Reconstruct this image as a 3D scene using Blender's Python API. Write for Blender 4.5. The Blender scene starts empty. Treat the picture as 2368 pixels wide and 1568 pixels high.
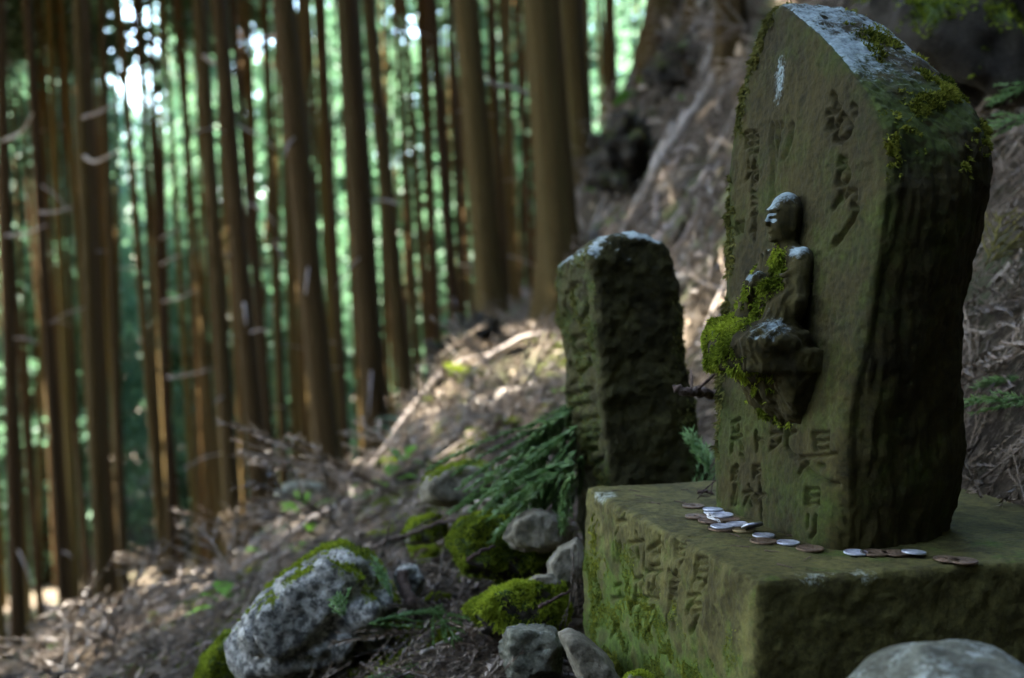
import bpy, bmesh, math, random
import numpy as np
from mathutils import Vector, Matrix

# ------------------------------------------------------------------ camera, world, sun, exposure
SC = bpy.context.scene
COL = SC.collection
CZ = 0.44                       # camera height above the datum
PITCH = math.radians(3.34)
LENS, SENSOR = 28.0, 23.6
cam_d = bpy.data.cameras.new('camera')
cam = bpy.data.objects.new('camera', cam_d)
COL.objects.link(cam)
cam.location = (0, 0, CZ)
cam.rotation_euler = (math.pi / 2 - PITCH, 0, 0)
cam_d.lens, cam_d.sensor_width = LENS, SENSOR
cam_d.clip_start, cam_d.clip_end = 0.02, 600
cam_d.dof.use_dof = True
cam_d.dof.focus_distance = 1.10
cam_d.dof.aperture_fstop = 3.3
SC.camera = cam

SUN_EL, SUN_AZ = math.radians(50), math.radians(-84)     # azimuth measured from +Y towards +X
world = bpy.data.worlds.new('World')
SC.world = world
world.use_nodes = True
wn = world.node_tree.nodes
sky = wn.new('ShaderNodeTexSky')
sky.sky_type = 'NISHITA'
sky.sun_disc = False
sky.sun_elevation = SUN_EL
sky.sun_rotation = SUN_AZ
wn['Background'].inputs['Strength'].default_value = 0.15
world.node_tree.links.new(sky.outputs[0], wn['Background'].inputs[0])
sun_d = bpy.data.lights.new('sun', 'SUN')
sun_d.energy = 5.0
sun_d.angle = math.radians(0.5)
sun_d.color = (1.0, 0.95, 0.86)
sun = bpy.data.objects.new('sun', sun_d)
COL.objects.link(sun)
sdir = Vector((math.sin(SUN_AZ) * math.cos(SUN_EL), math.cos(SUN_AZ) * math.cos(SUN_EL), math.sin(SUN_EL)))
sun.rotation_euler = sdir.to_track_quat('Z', 'Y').to_euler()
sun.location = sdir * 40
SC.view_settings.view_transform = 'Standard'
SC.view_settings.look = 'None'
SC.view_settings.exposure = 4.6
SC.view_settings.gamma = 1.0
SC.render.engine = 'CYCLES'
SC.cycles.use_denoising = True
SC.cycles.max_bounces = 8
SC.cycles.diffuse_bounces = 5
SC.cycles.transmission_bounces = 4
SC.cycles.sample_clamp_indirect = 6.0

# ------------------------------------------------------------------ pixel -> world (pixels of a 2367 x 1568 view)
F = 2367 * LENS / SENSOR
CP, SP = math.cos(PITCH), math.sin(PITCH)


def ray(px, py):
    u, v = (px - 1183.5) / F, (784 - py) / F
    return np.array([u, CP + v * SP, -SP + v * CP])


def at(px, py, Y):
    d = ray(px, py)
    return d * (Y / d[1]) + np.array([0, 0, CZ])


def hit_z(px, py, z):
    d = ray(px, py)
    return d * ((z - CZ) / d[2]) + np.array([0, 0, CZ])


def hit_plane(px, py, p0, n):
    d = ray(px, py)
    o = np.array([0, 0, CZ])
    return o + d * (np.dot(p0 - o, n) / np.dot(d, n))


# ------------------------------------------------------------------ numpy noise
_rs = np.random.RandomState(7)
_P = _rs.permutation(256).astype(np.int32)
_P = np.concatenate([_P, _P, _P])
_G = _rs.normal(size=(256, 3)).astype(np.float32)
_G /= np.linalg.norm(_G, axis=1)[:, None]


def perlin(p):
    p = np.asarray(p, np.float32)
    i = np.floor(p).astype(np.int32)
    f = p - i
    i &= 255
    w = f * f * f * (f * (f * 6 - 15) + 10)
    out = np.zeros(len(p), np.float32)
    for a in (0, 1):
        wa = w[:, 0] if a else 1 - w[:, 0]
        for b in (0, 1):
            wb = w[:, 1] if b else 1 - w[:, 1]
            for c in (0, 1):
                wc = w[:, 2] if c else 1 - w[:, 2]
                h = _P[_P[_P[i[:, 0] + a] + i[:, 1] + b] + i[:, 2] + c]
                g = _G[h]
                out += wa * wb * wc * (g[:, 0] * (f[:, 0] - a) + g[:, 1] * (f[:, 1] - b) + g[:, 2] * (f[:, 2] - c))
    return out * 1.5


def fbm(p, oct=4, gain=0.5, lac=2.03):
    p = np.asarray(p, np.float32)
    s, a = 0, 1.0
    for k in range(oct):
        s = s + a * perlin(p + 17.3 * k)
        p = p * lac
        a *= gain
    return s


def sstep(a, b, x):
    t = np.clip((x - a) / (b - a), 0, 1)
    return t * t * (3 - 2 * t)


# ------------------------------------------------------------------ mesh helpers
def mesh_np(name, V, Fc, mat=None, smooth=True, attrs=None):
    """V (n,3); Fc (m,3) or (m,4) or list of such arrays"""
    me = bpy.data.meshes.new(name)
    V = np.ascontiguousarray(V, np.float32)
    lists = Fc if isinstance(Fc, list) else [Fc]
    lists = [np.ascontiguousarray(f, np.int32) for f in lists if len(f)]
    loops = np.concatenate([f.ravel() for f in lists])
    tot = np.concatenate([np.full(len(f), f.shape[1], np.int32) for f in lists])
    start = np.concatenate([[0], np.cumsum(tot)[:-1]]).astype(np.int32)
    me.vertices.add(len(V))
    me.vertices.foreach_set('co', V.ravel())
    me.loops.add(len(loops))
    me.loops.foreach_set('vertex_index', loops)
    me.polygons.add(len(tot))
    me.polygons.foreach_set('loop_start', start)
    me.polygons.foreach_set('loop_total', tot)
    if smooth:
        me.polygons.foreach_set('use_smooth', np.ones(len(tot), bool))
    me.update(calc_edges=True)
    if attrs:
        for k, a in attrs.items():
            at_ = me.attributes.new(k, 'FLOAT', 'POINT')
            at_.data.foreach_set('value', np.ascontiguousarray(a, np.float32))
    if mat:
        me.materials.append(mat)
    return me


def normals_of(V, Fc):
    n = np.zeros_like(V)
    a, b, c = V[Fc[:, 0]], V[Fc[:, 1]], V[Fc[:, 2]]
    fn = np.cross(b - a, c - a)
    if Fc.shape[1] == 4:
        fn = fn + np.cross(c - a, V[Fc[:, 3]] - a)
    for k in range(Fc.shape[1]):
        np.add.at(n, Fc[:, k], fn)
    return n / (np.linalg.norm(n, axis=1)[:, None] + 1e-12)


def obj(name, me, parent=None, loc=(0, 0, 0), mat4=None):
    o = bpy.data.objects.new(name, me)
    COL.objects.link(o)
    if mat4 is not None:
        o.matrix_basis = mat4
    else:
        o.location = loc
    if parent:
        o.parent = parent
    return o


def tag(o, label=None, cat=None, group=None, kind=None):
    if label: o['label'] = label
    if cat: o['category'] = cat
    if group: o['group'] = group
    if kind: o['kind'] = kind
    return o


def empty(name, loc, label, cat, group=None):
    o = bpy.data.objects.new(name, None)
    COL.objects.link(o)
    o.location = loc
    o.empty_display_size = 0.05
    return tag(o, label, cat, group)


def surface_nets(Fv, origin, h):
    nx, ny, nz = Fv.shape
    ins = Fv < 0
    c = [(i, j, k) for i in (0, 1) for j in (0, 1) for k in (0, 1)]
    cnt = np.zeros((nx - 1, ny - 1, nz - 1), np.int8)
    for i, j, k in c:
        cnt += ins[i:nx - 1 + i, j:ny - 1 + j, k:nz - 1 + k]
    act = np.argwhere((cnt > 0) & (cnt < 8))
    vid = np.full(cnt.shape, -1, np.int32)
    vid[act[:, 0], act[:, 1], act[:, 2]] = np.arange(len(act))
    val = np.stack([Fv[act[:, 0] + i, act[:, 1] + j, act[:, 2] + k] for i, j, k in c], 1)
    cc = np.array(c, np.float32)
    acc = np.zeros((len(act), 3), np.float32)
    num = np.zeros(len(act), np.float32)
    for a in range(8):
        for b in range(a + 1, 8):
            if np.abs(cc[a] - cc[b]).sum() != 1: continue
            va, vb = val[:, a], val[:, b]
            m = (va < 0) != (vb < 0)
            t = np.where(m, va / (va - vb + 1e-20), 0)
            acc += m[:, None] * (cc[a] + t[:, None] * (cc[b] - cc[a]))
            num += m
    V = (act + acc / num[:, None]) * h + origin
    quads = []
    for ax in range(3):
        s0 = [slice(None)] * 3
        s1 = [slice(None)] * 3
        s0[ax] = slice(0, -1)
        s1[ax] = slice(1, None)
        A, B = ins[tuple(s0)], ins[tuple(s1)]
        e = np.argwhere(A != B)
        o1, o2 = [x for x in range(3) if x != ax]
        e = e[(e[:, o1] > 0) & (e[:, o2] > 0) & (e[:, o1] < Fv.shape[o1] - 1) & (e[:, o2] < Fv.shape[o2] - 1)]
        ids = []
        for d1, d2 in ((-1, -1), (0, -1), (0, 0), (-1, 0)):
            q = e.copy()
            q[:, o1] += d1
            q[:, o2] += d2
            ids.append(vid[q[:, 0], q[:, 1], q[:, 2]])
        Q = np.stack(ids, 1)
        flip = A[e[:, 0], e[:, 1], e[:, 2]]
        if ax == 1: flip = ~flip
        Q[~flip] = Q[~flip][:, ::-1]
        quads.append(Q)
    return V.astype(np.float32), np.concatenate(quads)


def smin(a, b, k):
    hh = np.clip(0.5 + 0.5 * (b - a) / k, 0, 1)
    return b + (a - b) * hh - k * hh * (1 - hh)


def smax(a, b, k):
    return -smin(-a, -b, k)


def tube(pts, r0, r1=None, sides=6, wob=0.0, seed=0):
    """tube along pts, returns V, quads"""
    rs = np.random.RandomState(seed)
    pts = np.asarray(pts, float)
    n = len(pts)
    if r1 is None: r1 = r0
    t = np.gradient(pts, axis=0)
    t /= np.linalg.norm(t, axis=1)[:, None] + 1e-12
    up = np.array([0.13, 0.21, 0.97])
    if abs(t[0] @ up) > 0.9: up = np.array([0.97, 0.2, 0.1])
    V = []
    for i in range(n):
        s = np.cross(t[i], up); s /= np.linalg.norm(s) + 1e-12
        q = np.cross(s, t[i])
        r = r0 + (r1 - r0) * i / (n - 1)
        for k in range(sides):
            a = 2 * math.pi * k / sides
            rr = r * (1 + wob * rs.uniform(-1, 1))
            V.append(pts[i] + (s * math.cos(a) + q * math.sin(a)) * rr)
    Q = []
    for i in range(n - 1):
        for k in range(sides):
            a, b = i * sides + k, i * sides + (k + 1) % sides
            Q.append((a, b, b + sides, a + sides))
    V.append(pts[0]); V.append(pts[-1])
    e0, e1 = len(V) - 2, len(V) - 1
    for k in range(sides):
        Q.append((e0, (k + 1) % sides, k, k)) if False else None
    T = [(e0, (k + 1) % sides, k) for k in range(sides)] + [(e1, (n - 1) * sides + k, (n - 1) * sides + (k + 1) % sides) for k in range(sides)]
    return np.array(V), np.array(Q, int), np.array(T, int)


def spline(pts, n):
    """Catmull-Rom through pts"""
    P = np.asarray(pts, float)
    P = np.vstack([2 * P[0] - P[1], P, 2 * P[-1] - P[-2]])
    m = len(P) - 3
    out = []
    for s in np.linspace(0, m - 1e-6, n):
        i = int(s); t = s - i
        a, b, c, d = P[i], P[i + 1], P[i + 2], P[i + 3]
        out.append(0.5 * ((2 * b) + (-a + c) * t + (2 * a - 5 * b + 4 * c - d) * t * t + (-a + 3 * b - 3 * c + d) * t ** 3))
    return np.array(out)


# ------------------------------------------------------------------ materials
def mat(name):
    m = bpy.data.materials.new(name)
    m.use_nodes = True
    nt = m.node_tree
    b = nt.nodes['Principled BSDF']
    return m, nt, b


def nd(nt, typ, **kw):
    n = nt.nodes.new(typ)
    for k, v in kw.items():
        if k in n.inputs: n.inputs[k].default_value = v
        else: setattr(n, k, v)
    return n


def ramp(nt, fac, stops):
    r = nt.nodes.new('ShaderNodeValToRGB')
    e = r.color_ramp.elements
    while len(e) < len(stops): e.new(0.5)
    for i, (p, c) in enumerate(stops):
        e[i].position = p
        e[i].color = (*c, 1)
    nt.links.new(fac, r.inputs[0])
    return r.outputs[0]


def mix(nt, fac, a, b):
    n = nt.nodes.new('ShaderNodeMix')
    n.data_type = 'RGBA'
    for sock, v in ((n.inputs[0], fac), (n.inputs[6], a), (n.inputs[7], b)):
        if hasattr(v, 'links'): nt.links.new(v, sock)
        elif isinstance(v, (int, float)): sock.default_value = v
        else: sock.default_value = (*v, 1)
    return n.outputs[2]


def noise(nt, scale, detail=6, rough=0.6, vec=None, dist=0.0):
    n = nt.nodes.new('ShaderNodeTexNoise')
    n.inputs['Scale'].default_value = scale
    n.inputs['Detail'].default_value = detail
    n.inputs['Roughness'].default_value = rough
    n.inputs['Distortion'].default_value = dist
    if vec is not None: nt.links.new(vec, n.inputs['Vector'])
    return n.outputs['Fac']


def coords(nt, kind='Object', scale=None):
    tc = nt.nodes.new('ShaderNodeTexCoord')
    if scale is None: return tc.outputs[kind]
    mp = nt.nodes.new('ShaderNodeMapping')
    mp.inputs['Scale'].default_value = scale
    nt.links.new(tc.outputs[kind], mp.inputs[0])
    return mp.outputs[0]


def attr(nt, name):
    a = nt.nodes.new('ShaderNodeAttribute')
    a.attribute_name = name
    return a.outputs['Fac']


def mth(nt, op, a, b=None):
    n = nt.nodes.new('ShaderNodeMath')
    n.operation = op
    for sock, v in ((n.inputs[0], a), (n.inputs[1], b)):
        if v is None: continue
        if hasattr(v, 'links'): nt.links.new(v, sock)
        else: sock.default_value = v
    return n.outputs[0]


def bump(nt, b, h, strength, dist):
    n = nt.nodes.new('ShaderNodeBump')
    n.inputs['Strength'].default_value = strength
    n.inputs['Distance'].default_value = dist
    nt.links.new(h, n.inputs['Height'])
    nt.links.new(n.outputs[0], b.inputs['Normal'])
    return n


def stone_mat(name, dark, light, mossc, lichc, speck=None, speck_amt=0.5, rough=0.9, bscale=260, bdist=0.0015, streak=False):
    m, nt, b = mat(name)
    v = coords(nt, 'Object')
    v2 = coords(nt, 'Object', (1, 1, 0.22)) if streak else v
    big = noise(nt, 14, 5, 0.6, v2)
    fine = noise(nt, 170, 5, 0.7, v)
    c = ramp(nt, big, [(0.3, dark), (0.7, light)])
    f2 = ramp(nt, fine, [(0.32, (0.35, 0.35, 0.35)), (0.68, (1.5, 1.5, 1.5))])
    mm = nt.nodes.new('ShaderNodeMix'); mm.data_type = 'RGBA'; mm.blend_type = 'MULTIPLY'
    mm.inputs[0].default_value = 0.75
    nt.links.new(c, mm.inputs[6]); nt.links.new(f2, mm.inputs[7])
    c = mm.outputs[2]
    mot = noise(nt, 34, 5, 0.65, v2, 0.4)
    c = mix(nt, ramp(nt, mot, [(0.50, (0, 0, 0)), (0.68, (0.55, 0.55, 0.55))]), c, tuple(min(1, x * 1.35) for x in light))
    mot2 = noise(nt, 22, 6, 0.7, v, 0.8)
    c = mix(nt, ramp(nt, mot2, [(0.52, (0, 0, 0)), (0.66, (0.7, 0.7, 0.7))]), c, tuple(x * 0.7 for x in dark))
    if speck:
        sp = noise(nt, 75, 6, 0.75, v)
        spm = ramp(nt, sp, [(0.46, (0, 0, 0)), (0.56, (speck_amt,) * 3)])
        c = mix(nt, spm, c, speck)
    mo = attr(nt, 'moss')
    mn = noise(nt, 60, 6, 0.75, v)
    mf = ramp(nt, mth(nt, 'ADD', mo, mth(nt, 'MULTIPLY', mth(nt, 'SUBTRACT', mn, 0.5), 1.1)), [(0.32, (0, 0, 0)), (0.75, (0.9, 0.9, 0.9))])
    mcol = ramp(nt, fine, [(0.3, tuple(x * 0.45 for x in mossc)), (0.7, tuple(min(1, x * 1.5) for x in mossc))])
    c = mix(nt, mf, c, mcol)
    li = attr(nt, 'lichen')
    ln = noise(nt, 130, 8, 0.78, v, 0.9)
    lf = ramp(nt, mth(nt, 'ADD', li, mth(nt, 'MULTIPLY', mth(nt, 'SUBTRACT', ln, 0.5), 1.7)), [(0.45, (0, 0, 0)), (0.72, (0.95, 0.95, 0.95))])
    lcol = ramp(nt, fine, [(0.3, tuple(x * 0.45 for x in lichc)), (0.65, tuple(min(1, x * 1.2) for x in lichc))])
    c = mix(nt, lf, c, lcol)
    nt.links.new(c, b.inputs['Base Color'])
    b.inputs['Roughness'].default_value = rough
    b.inputs['Specular IOR Level'].default_value = 0.25
    fb = noise(nt, bscale, 6, 0.7, v)
    hb = mth(nt, 'ADD', fb, mth(nt, 'MULTIPLY', noise(nt, 50, 4, 0.6, v2), 1.5))
    bump(nt, b, hb, 0.9, bdist)
    return m


M = {}
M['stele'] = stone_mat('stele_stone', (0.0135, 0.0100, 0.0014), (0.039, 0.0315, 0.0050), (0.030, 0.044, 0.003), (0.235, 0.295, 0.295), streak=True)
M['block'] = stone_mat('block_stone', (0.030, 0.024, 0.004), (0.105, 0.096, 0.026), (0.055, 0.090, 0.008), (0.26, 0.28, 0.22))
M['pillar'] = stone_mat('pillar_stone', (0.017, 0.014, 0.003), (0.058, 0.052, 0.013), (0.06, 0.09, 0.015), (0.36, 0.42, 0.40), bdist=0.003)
M['rock_speckled'] = stone_mat('speckled_rock', (0.21, 0.205, 0.17), (0.46, 0.455, 0.40), (0.09, 0.12, 0.012), (0.50, 0.52, 0.47), speck=(0.025, 0.026, 0.022), speck_amt=0.85, bdist=0.006, bscale=90)
M['rock_tan'] = stone_mat('tan_rock', (0.085, 0.075, 0.048), (0.24, 0.215, 0.155), (0.09, 0.13, 0.015), (0.42, 0.44, 0.38), bdist=0.003)
M['rock_green'] = stone_mat('greenish_rock', (0.08, 0.08, 0.055), (0.22, 0.22, 0.16), (0.09, 0.13, 0.015), (0.42, 0.46, 0.40), speck=(0.05, 0.05, 0.035), speck_amt=0.6, bdist=0.004)
M['rock_dark'] = stone_mat('dark_rock', (0.022, 0.018, 0.012), (0.055, 0.045, 0.03), (0.05, 0.08, 0.012), (0.25, 0.27, 0.22), bdist=0.006)


def leafy(name, c0, c1, trans=0.35, rough=0.55, spec=0.3, attr_name='rnd'):
    m, nt, b = mat(name)
    r = attr(nt, attr_name)
    oi = nt.nodes.new('ShaderNodeObjectInfo')
    f = mth(nt, 'ADD', mth(nt, 'MULTIPLY', r, 0.8), mth(nt, 'MULTIPLY', oi.outputs['Random'], 0.2))
    c = ramp(nt, f, [(0.1, c0), (0.9, c1)])
    nt.links.new(c, b.inputs['Base Color'])
    b.inputs['Roughness'].default_value = rough
    b.inputs['Specular IOR Level'].default_value = spec
    if trans > 0:
        tr = nt.nodes.new('ShaderNodeBsdfTranslucent')
        nt.links.new(c, tr.inputs['Color'])
        ms = nt.nodes.new('ShaderNodeMixShader')
        ms.inputs[0].default_value = trans
        nt.links.new(b.outputs[0], ms.inputs[1]); nt.links.new(tr.outputs[0], ms.inputs[2])
        nt.links.new(ms.outputs[0], nt.nodes['Material Output'].inputs[0])
    return m


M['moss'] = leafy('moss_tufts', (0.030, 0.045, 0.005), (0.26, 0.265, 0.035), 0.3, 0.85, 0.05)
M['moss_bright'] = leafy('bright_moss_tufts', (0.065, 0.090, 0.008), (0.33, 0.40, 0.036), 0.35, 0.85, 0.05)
M['moss_dark'] = leafy('olive_moss_tufts', (0.045, 0.050, 0.010), (0.18, 0.17, 0.045), 0.3, 0.8, 0.1)  # moss of a duller olive colour
M['crown'] = leafy('cedar_foliage', (0.030, 0.062, 0.028), (0.080, 0.135, 0.060), 0.4)
M['far_leaf'] = leafy('pale_foliage', (0.048, 0.115, 0.060), (0.125, 0.225, 0.120), 0.5)
M['sprig_green'] = leafy('green_cedar_needles', (0.075, 0.165, 0.040), (0.230, 0.390, 0.125), 0.35, 0.4, 0.4)
M['sprig_yellow'] = leafy('yellowing_cedar_needles', (0.10, 0.085, 0.012), (0.24, 0.20, 0.035), 0.3)
M['plant'] = leafy('bright_leaves', (0.06, 0.16, 0.012), (0.13, 0.28, 0.025), 0.45)
M['litter'] = leafy('dead_cedar_litter', (0.030, 0.020, 0.010), (0.29, 0.215, 0.145), 0.0, 0.5, 0.5)
M['chips'] = leafy('dry_leaf_chips', (0.060, 0.040, 0.022), (0.32, 0.245, 0.165), 0.15, 0.6, 0.4)


def bark_mat(name, a, bcol, vs=(1, 1, 0.06), sc=28, mossy=0.25):
    m, nt, b = mat(name)
    v = coords(nt, 'Generated', (6, 6, 14))
    vo = coords(nt, 'Object', vs)
    st = noise(nt, sc, 6, 0.7, vo)
    oi = nt.nodes.new('ShaderNodeObjectInfo')
    c = ramp(nt, st, [(0.3, a), (0.7, bcol)])
    hs = nt.nodes.new('ShaderNodeHueSaturation')
    nt.links.new(c, hs.inputs['Color'])
    nt.links.new(mth(nt, 'ADD', mth(nt, 'MULTIPLY', oi.outputs['Random'], 0.6), 0.7), hs.inputs['Value'])
    nt.links.new(mth(nt, 'ADD', mth(nt, 'MULTIPLY', oi.outputs['Random'], 0.03), 0.485), hs.inputs['Hue'])
    big = noise(nt, 1.3, 5, 0.7, coords(nt, 'Object'))
    mf = ramp(nt, big, [(0.52, (0, 0, 0)), (0.75, (mossy,) * 3)])
    c = mix(nt, mf, hs.outputs[0], (0.10, 0.12, 0.03))
    nt.links.new(c, b.inputs['Base Color'])
    b.inputs['Roughness'].default_value = 0.9
    b.inputs['Specular IOR Level'].default_value = 0.15
    bump(nt, b, st, 0.8, 0.02)
    return m


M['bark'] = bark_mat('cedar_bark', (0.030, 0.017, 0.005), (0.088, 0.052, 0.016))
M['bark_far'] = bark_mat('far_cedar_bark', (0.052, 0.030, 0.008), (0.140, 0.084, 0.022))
M['wood_dead'] = bark_mat('weathered_dead_wood', (0.16, 0.125, 0.10), (0.48, 0.41, 0.35), (1, 1, 1), 60, 0.2)
M['twig_dark'] = bark_mat('dark_twig', (0.05, 0.033, 0.025), (0.17, 0.12, 0.095), (1, 1, 1), 120, 0.05)
M['root_moss'] = bark_mat('mossy_root', (0.09, 0.10, 0.03), (0.20, 0.19, 0.10), (1, 1, 1), 25, 0.9)

m, nt, b = mat('forest_soil')
v = coords(nt, 'Object')
c = ramp(nt, noise(nt, 3.2, 8, 0.7, v), [(0.3, (0.016, 0.011, 0.006)), (0.52, (0.050, 0.035, 0.020)), (0.75, (0.115, 0.086, 0.052))])
fine = noise(nt, 55, 6, 0.75, v)
c = mix(nt, ramp(nt, fine, [(0.48, (0, 0, 0)), (0.66, (0.8, 0.8, 0.8))]), c, (0.21, 0.165, 0.115))
gm = ramp(nt, noise(nt, 1.7, 6, 0.7, v), [(0.55, (0, 0, 0)), (0.68, (0.75, 0.75, 0.75))])
c = mix(nt, gm, c, (0.055, 0.080, 0.022))
nt.links.new(c, b.inputs['Base Color'])
b.inputs['Roughness'].default_value = 0.95
b.inputs['Specular IOR Level'].default_value = 0.2
bump(nt, b, mth(nt, 'ADD', fine, noise(nt, 12, 6, 0.7, v)), 1.0, 0.03)
M['soil'] = m


def metal(name, c0, c1, rough):
    m, nt, b = mat(name)
    v = coords(nt, 'Object')
    nn = noise(nt, 240, 5, 0.7, v)
    nt.links.new(ramp(nt, nn, [(0.35, c0), (0.65, c1)]), b.inputs['Base Color'])
    b.inputs['Metallic'].default_value = 0.75
    b.inputs['Roughness'].default_value = rough
    bump(nt, b, nn, 0.25, 0.0004)
    return m


M['alu'] = metal('worn_aluminium', (0.30, 0.32, 0.36), (0.56, 0.58, 0.62), 0.48)
M['bronze'] = metal('tarnished_bronze', (0.10, 0.065, 0.04), (0.21, 0.145, 0.095), 0.55)
M['brass'] = metal('tarnished_brass', (0.14, 0.105, 0.045), (0.26, 0.20, 0.10), 0.55)
m, nt, b = mat('white_thread')
nt.links.new(ramp(nt, noise(nt, 300, 3, 0.5, coords(nt)), [(0.3, (0.45, 0.43, 0.40)), (0.7, (0.72, 0.70, 0.66))]), b.inputs['Base Color'])
b.inputs['Roughness'].default_value = 0.9
M['thread'] = m

# ------------------------------------------------------------------ terrain
GX = np.array([-120, -60, -20, -8, -4, -2.2, -1.4, -1.0, -.4, -.1, .15, .36, .5, .65, .85, 1.1, 1.4, 2, 4, 10, 60, 120.])
GZ = np.array([-20, -13, -6.5, -3.5, -2.3, -1.48, -1.13, -.91, -.61, -.475, -.43, -.40, -.27, -.03, .22, .56, 1.0, 1.9, 4.3, 11, 42, 60.])


def terrain(x, y, rough=True):
    x = np.asarray(x, float); y = np.asarray(y, float)
    xs = x - np.clip(y - 10, 0, 200) * 0.28 - np.clip(y - 30, 0, 200) * 0.3
    xs = xs + np.clip(y - 3, 0, 7) * 0.055 * sstep(-0.6, 0.6, x)
    g = np.interp(xs, GX, GZ)
    g = g + np.where(g > -0.3, (g + 0.3) * np.clip(y - 2, 0, 8) * 0.07, 0)
    lf = sstep(0.0, -1.1, x)
    g = g - lf * np.clip(y - 2.6, 0, 24) * 0.135
    # unseen bank added behind the viewpoint, shaped to block light from there
    bk = np.clip(-0.5 - y, 0, 30)
    g = g + bk * 1.7 - np.clip(bk - 4, 0, 30) * 1.1
    # far side of the valley
    g = g + np.clip(y - 55, 0, 100) * 0.12 * sstep(20, -10, x)
    if rough:
        p = np.stack([x, y, np.zeros_like(x)], -1).reshape(-1, 3)
        near = sstep(0.55, 1.6, np.hypot(x - 0.25, y - 1.1)).ravel()
        far = (sstep(2.2, 4.5, y) * (1 - 0.9 * lf)).ravel()
        near = near * (1 - 0.55 * lf.ravel())
        n = (0.10 + 0.09 * far) * fbm(p * 0.9, 3) * near + (0.012 + 0.028 * near + 0.05 * far) * fbm(p * 4.3 + 5, 4) - far * 0.10 * np.clip(np.abs(perlin(p * 1.9 + 3)) * 4 - 1, -1, 0) + 0.25 * perlin(p * 0.12) * sstep(8, 20, y).ravel()
        g = g + n.reshape(x.shape)
    return g + CZ


def axis(lo, hi, c, fine, grow):
    a = [c]; s = fine
    while a[-1] < hi: a.append(a[-1] + s); s = max(fine, abs(a[-1] - c) * grow)
    b_ = [c]; s = fine
    while b_[-1] > lo: b_.append(b_[-1] - s); s = max(fine, abs(b_[-1] - c) * grow)
    return np.array(sorted(set(a + b_)))


xs = axis(-110, 110, 0.1, 0.022, 0.028)
ys = axis(-40, 220, 1.6, 0.024, 0.024)
XX, YY = np.meshgrid(xs, ys, indexing='ij')
ZZ = terrain(XX, YY)
V = np.stack([XX, YY, ZZ], -1).reshape(-1, 3)
n1, n2 = len(xs), len(ys)
I = np.arange(n1 * n2).reshape(n1, n2)
Q = np.stack([I[:-1, :-1], I[1:, :-1], I[1:, 1:], I[:-1, 1:]], -1).reshape(-1, 4)
tag(obj('hillside', mesh_np('hillside', V, Q, M['soil'])), kind='structure')


def tz(x, y):
    return float(terrain(np.array([x]), np.array([y]))[0])


def hit_ground(px, py, ymin=1.0, ymax=80, lift=0.0):
    d = ray(px, py); d = d / d[1]
    yy = np.exp(np.linspace(math.log(ymin), math.log(ymax), 700))
    z = terrain(d[0] * yy, yy) + lift
    below = CZ + d[2] * yy < z
    k = int(np.argmax(below)) if below.any() else len(yy) - 1
    return np.array([d[0] * yy[k], yy[k], CZ + d[2] * yy[k]])


# ------------------------------------------------------------------ moss tufts
def moss_tufts(name, V, Fc, mask, n, size, parent, material, seed=0, blades=4, droop=0.35, loc=(0, 0, 0)):
    rs = np.random.RandomState(seed)
    tri = np.concatenate([Fc[:, [0, 1, 2]], Fc[:, [0, 2, 3]]]) if Fc.shape[1] == 4 else Fc
    a, b_, c_ = V[tri[:, 0]], V[tri[:, 1]], V[tri[:, 2]]
    fn = np.cross(b_ - a, c_ - a)
    ar = np.linalg.norm(fn, axis=1)
    w = ar * mask[tri].mean(1)
    if w.sum() <= 0: return None
    idx = rs.choice(len(tri), n, p=w / w.sum())
    r1, r2 = rs.rand(2, n)
    s = np.sqrt(r1)
    P = a[idx] * (1 - s)[:, None] + b_[idx] * (s * (1 - r2))[:, None] + c_[idx] * (s * r2)[:, None]
    N = fn[idx] / (ar[idx][:, None] + 1e-12)
    clump = 0.6 + 0.9 * np.clip(0.5 + fbm(P * 60, 2), 0, 1)
    VV, rn = [], []
    for k in range(blades):
        d = N * 0.9 + rs.normal(size=(n, 3)) * 0.55 + np.array([0, 0, -droop])
        d /= np.linalg.norm(d, axis=1)[:, None]
        L = size * clump * rs.uniform(0.5, 1.3, n)
        sd = np.cross(d, rs.normal(size=(n, 3)))
        sd /= np.linalg.norm(sd, axis=1)[:, None] + 1e-9
        wd = (size * 0.16 * rs.uniform(0.7, 1.4, n))[:, None]
        base = P - N * size * 0.15
        mid = base + d * (L * 0.55)[:, None]
        tip = base + d * L[:, None] + np.array([0, 0, -1]) * (L * 0.25 * droop)[:, None]
        VV.append(np.stack([base - sd * wd * 0.5, base + sd * wd * 0.5, mid + sd * wd, tip, mid - sd * wd], 1))
        rn.append(np.repeat(np.clip(0.45 + 0.55 * fbm(P * 25 + 3, 3) + rs.normal(size=n) * 0.22, 0, 1), 5))
    VV = np.concatenate(VV).reshape(-1, 3)
    k = np.arange(len(VV) // 5) * 5
    q = np.stack([k, k + 1, k + 2, k + 4], 1)
    t = np.stack([k + 4, k + 2, k + 3], 1)
    o = obj(name, mesh_np(name, VV, [q, t], material, False, {'rnd': np.concatenate(rn)}), parent, loc)
    return tag(o, kind='stuff')


# ------------------------------------------------------------------ strokes (carved writing)
def crop_pt(x, y, ox, oy, s):
    k = 2367 / 4096
    return ((ox + x * s) * k, (oy + y * s) * k)


def seg_dist(P, A, B):
    d = B - A
    t = np.clip(((P - A) @ d) / (d @ d + 1e-12), 0, 1)
    return np.linalg.norm(P - A - t[:, None] * d, axis=1)


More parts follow.
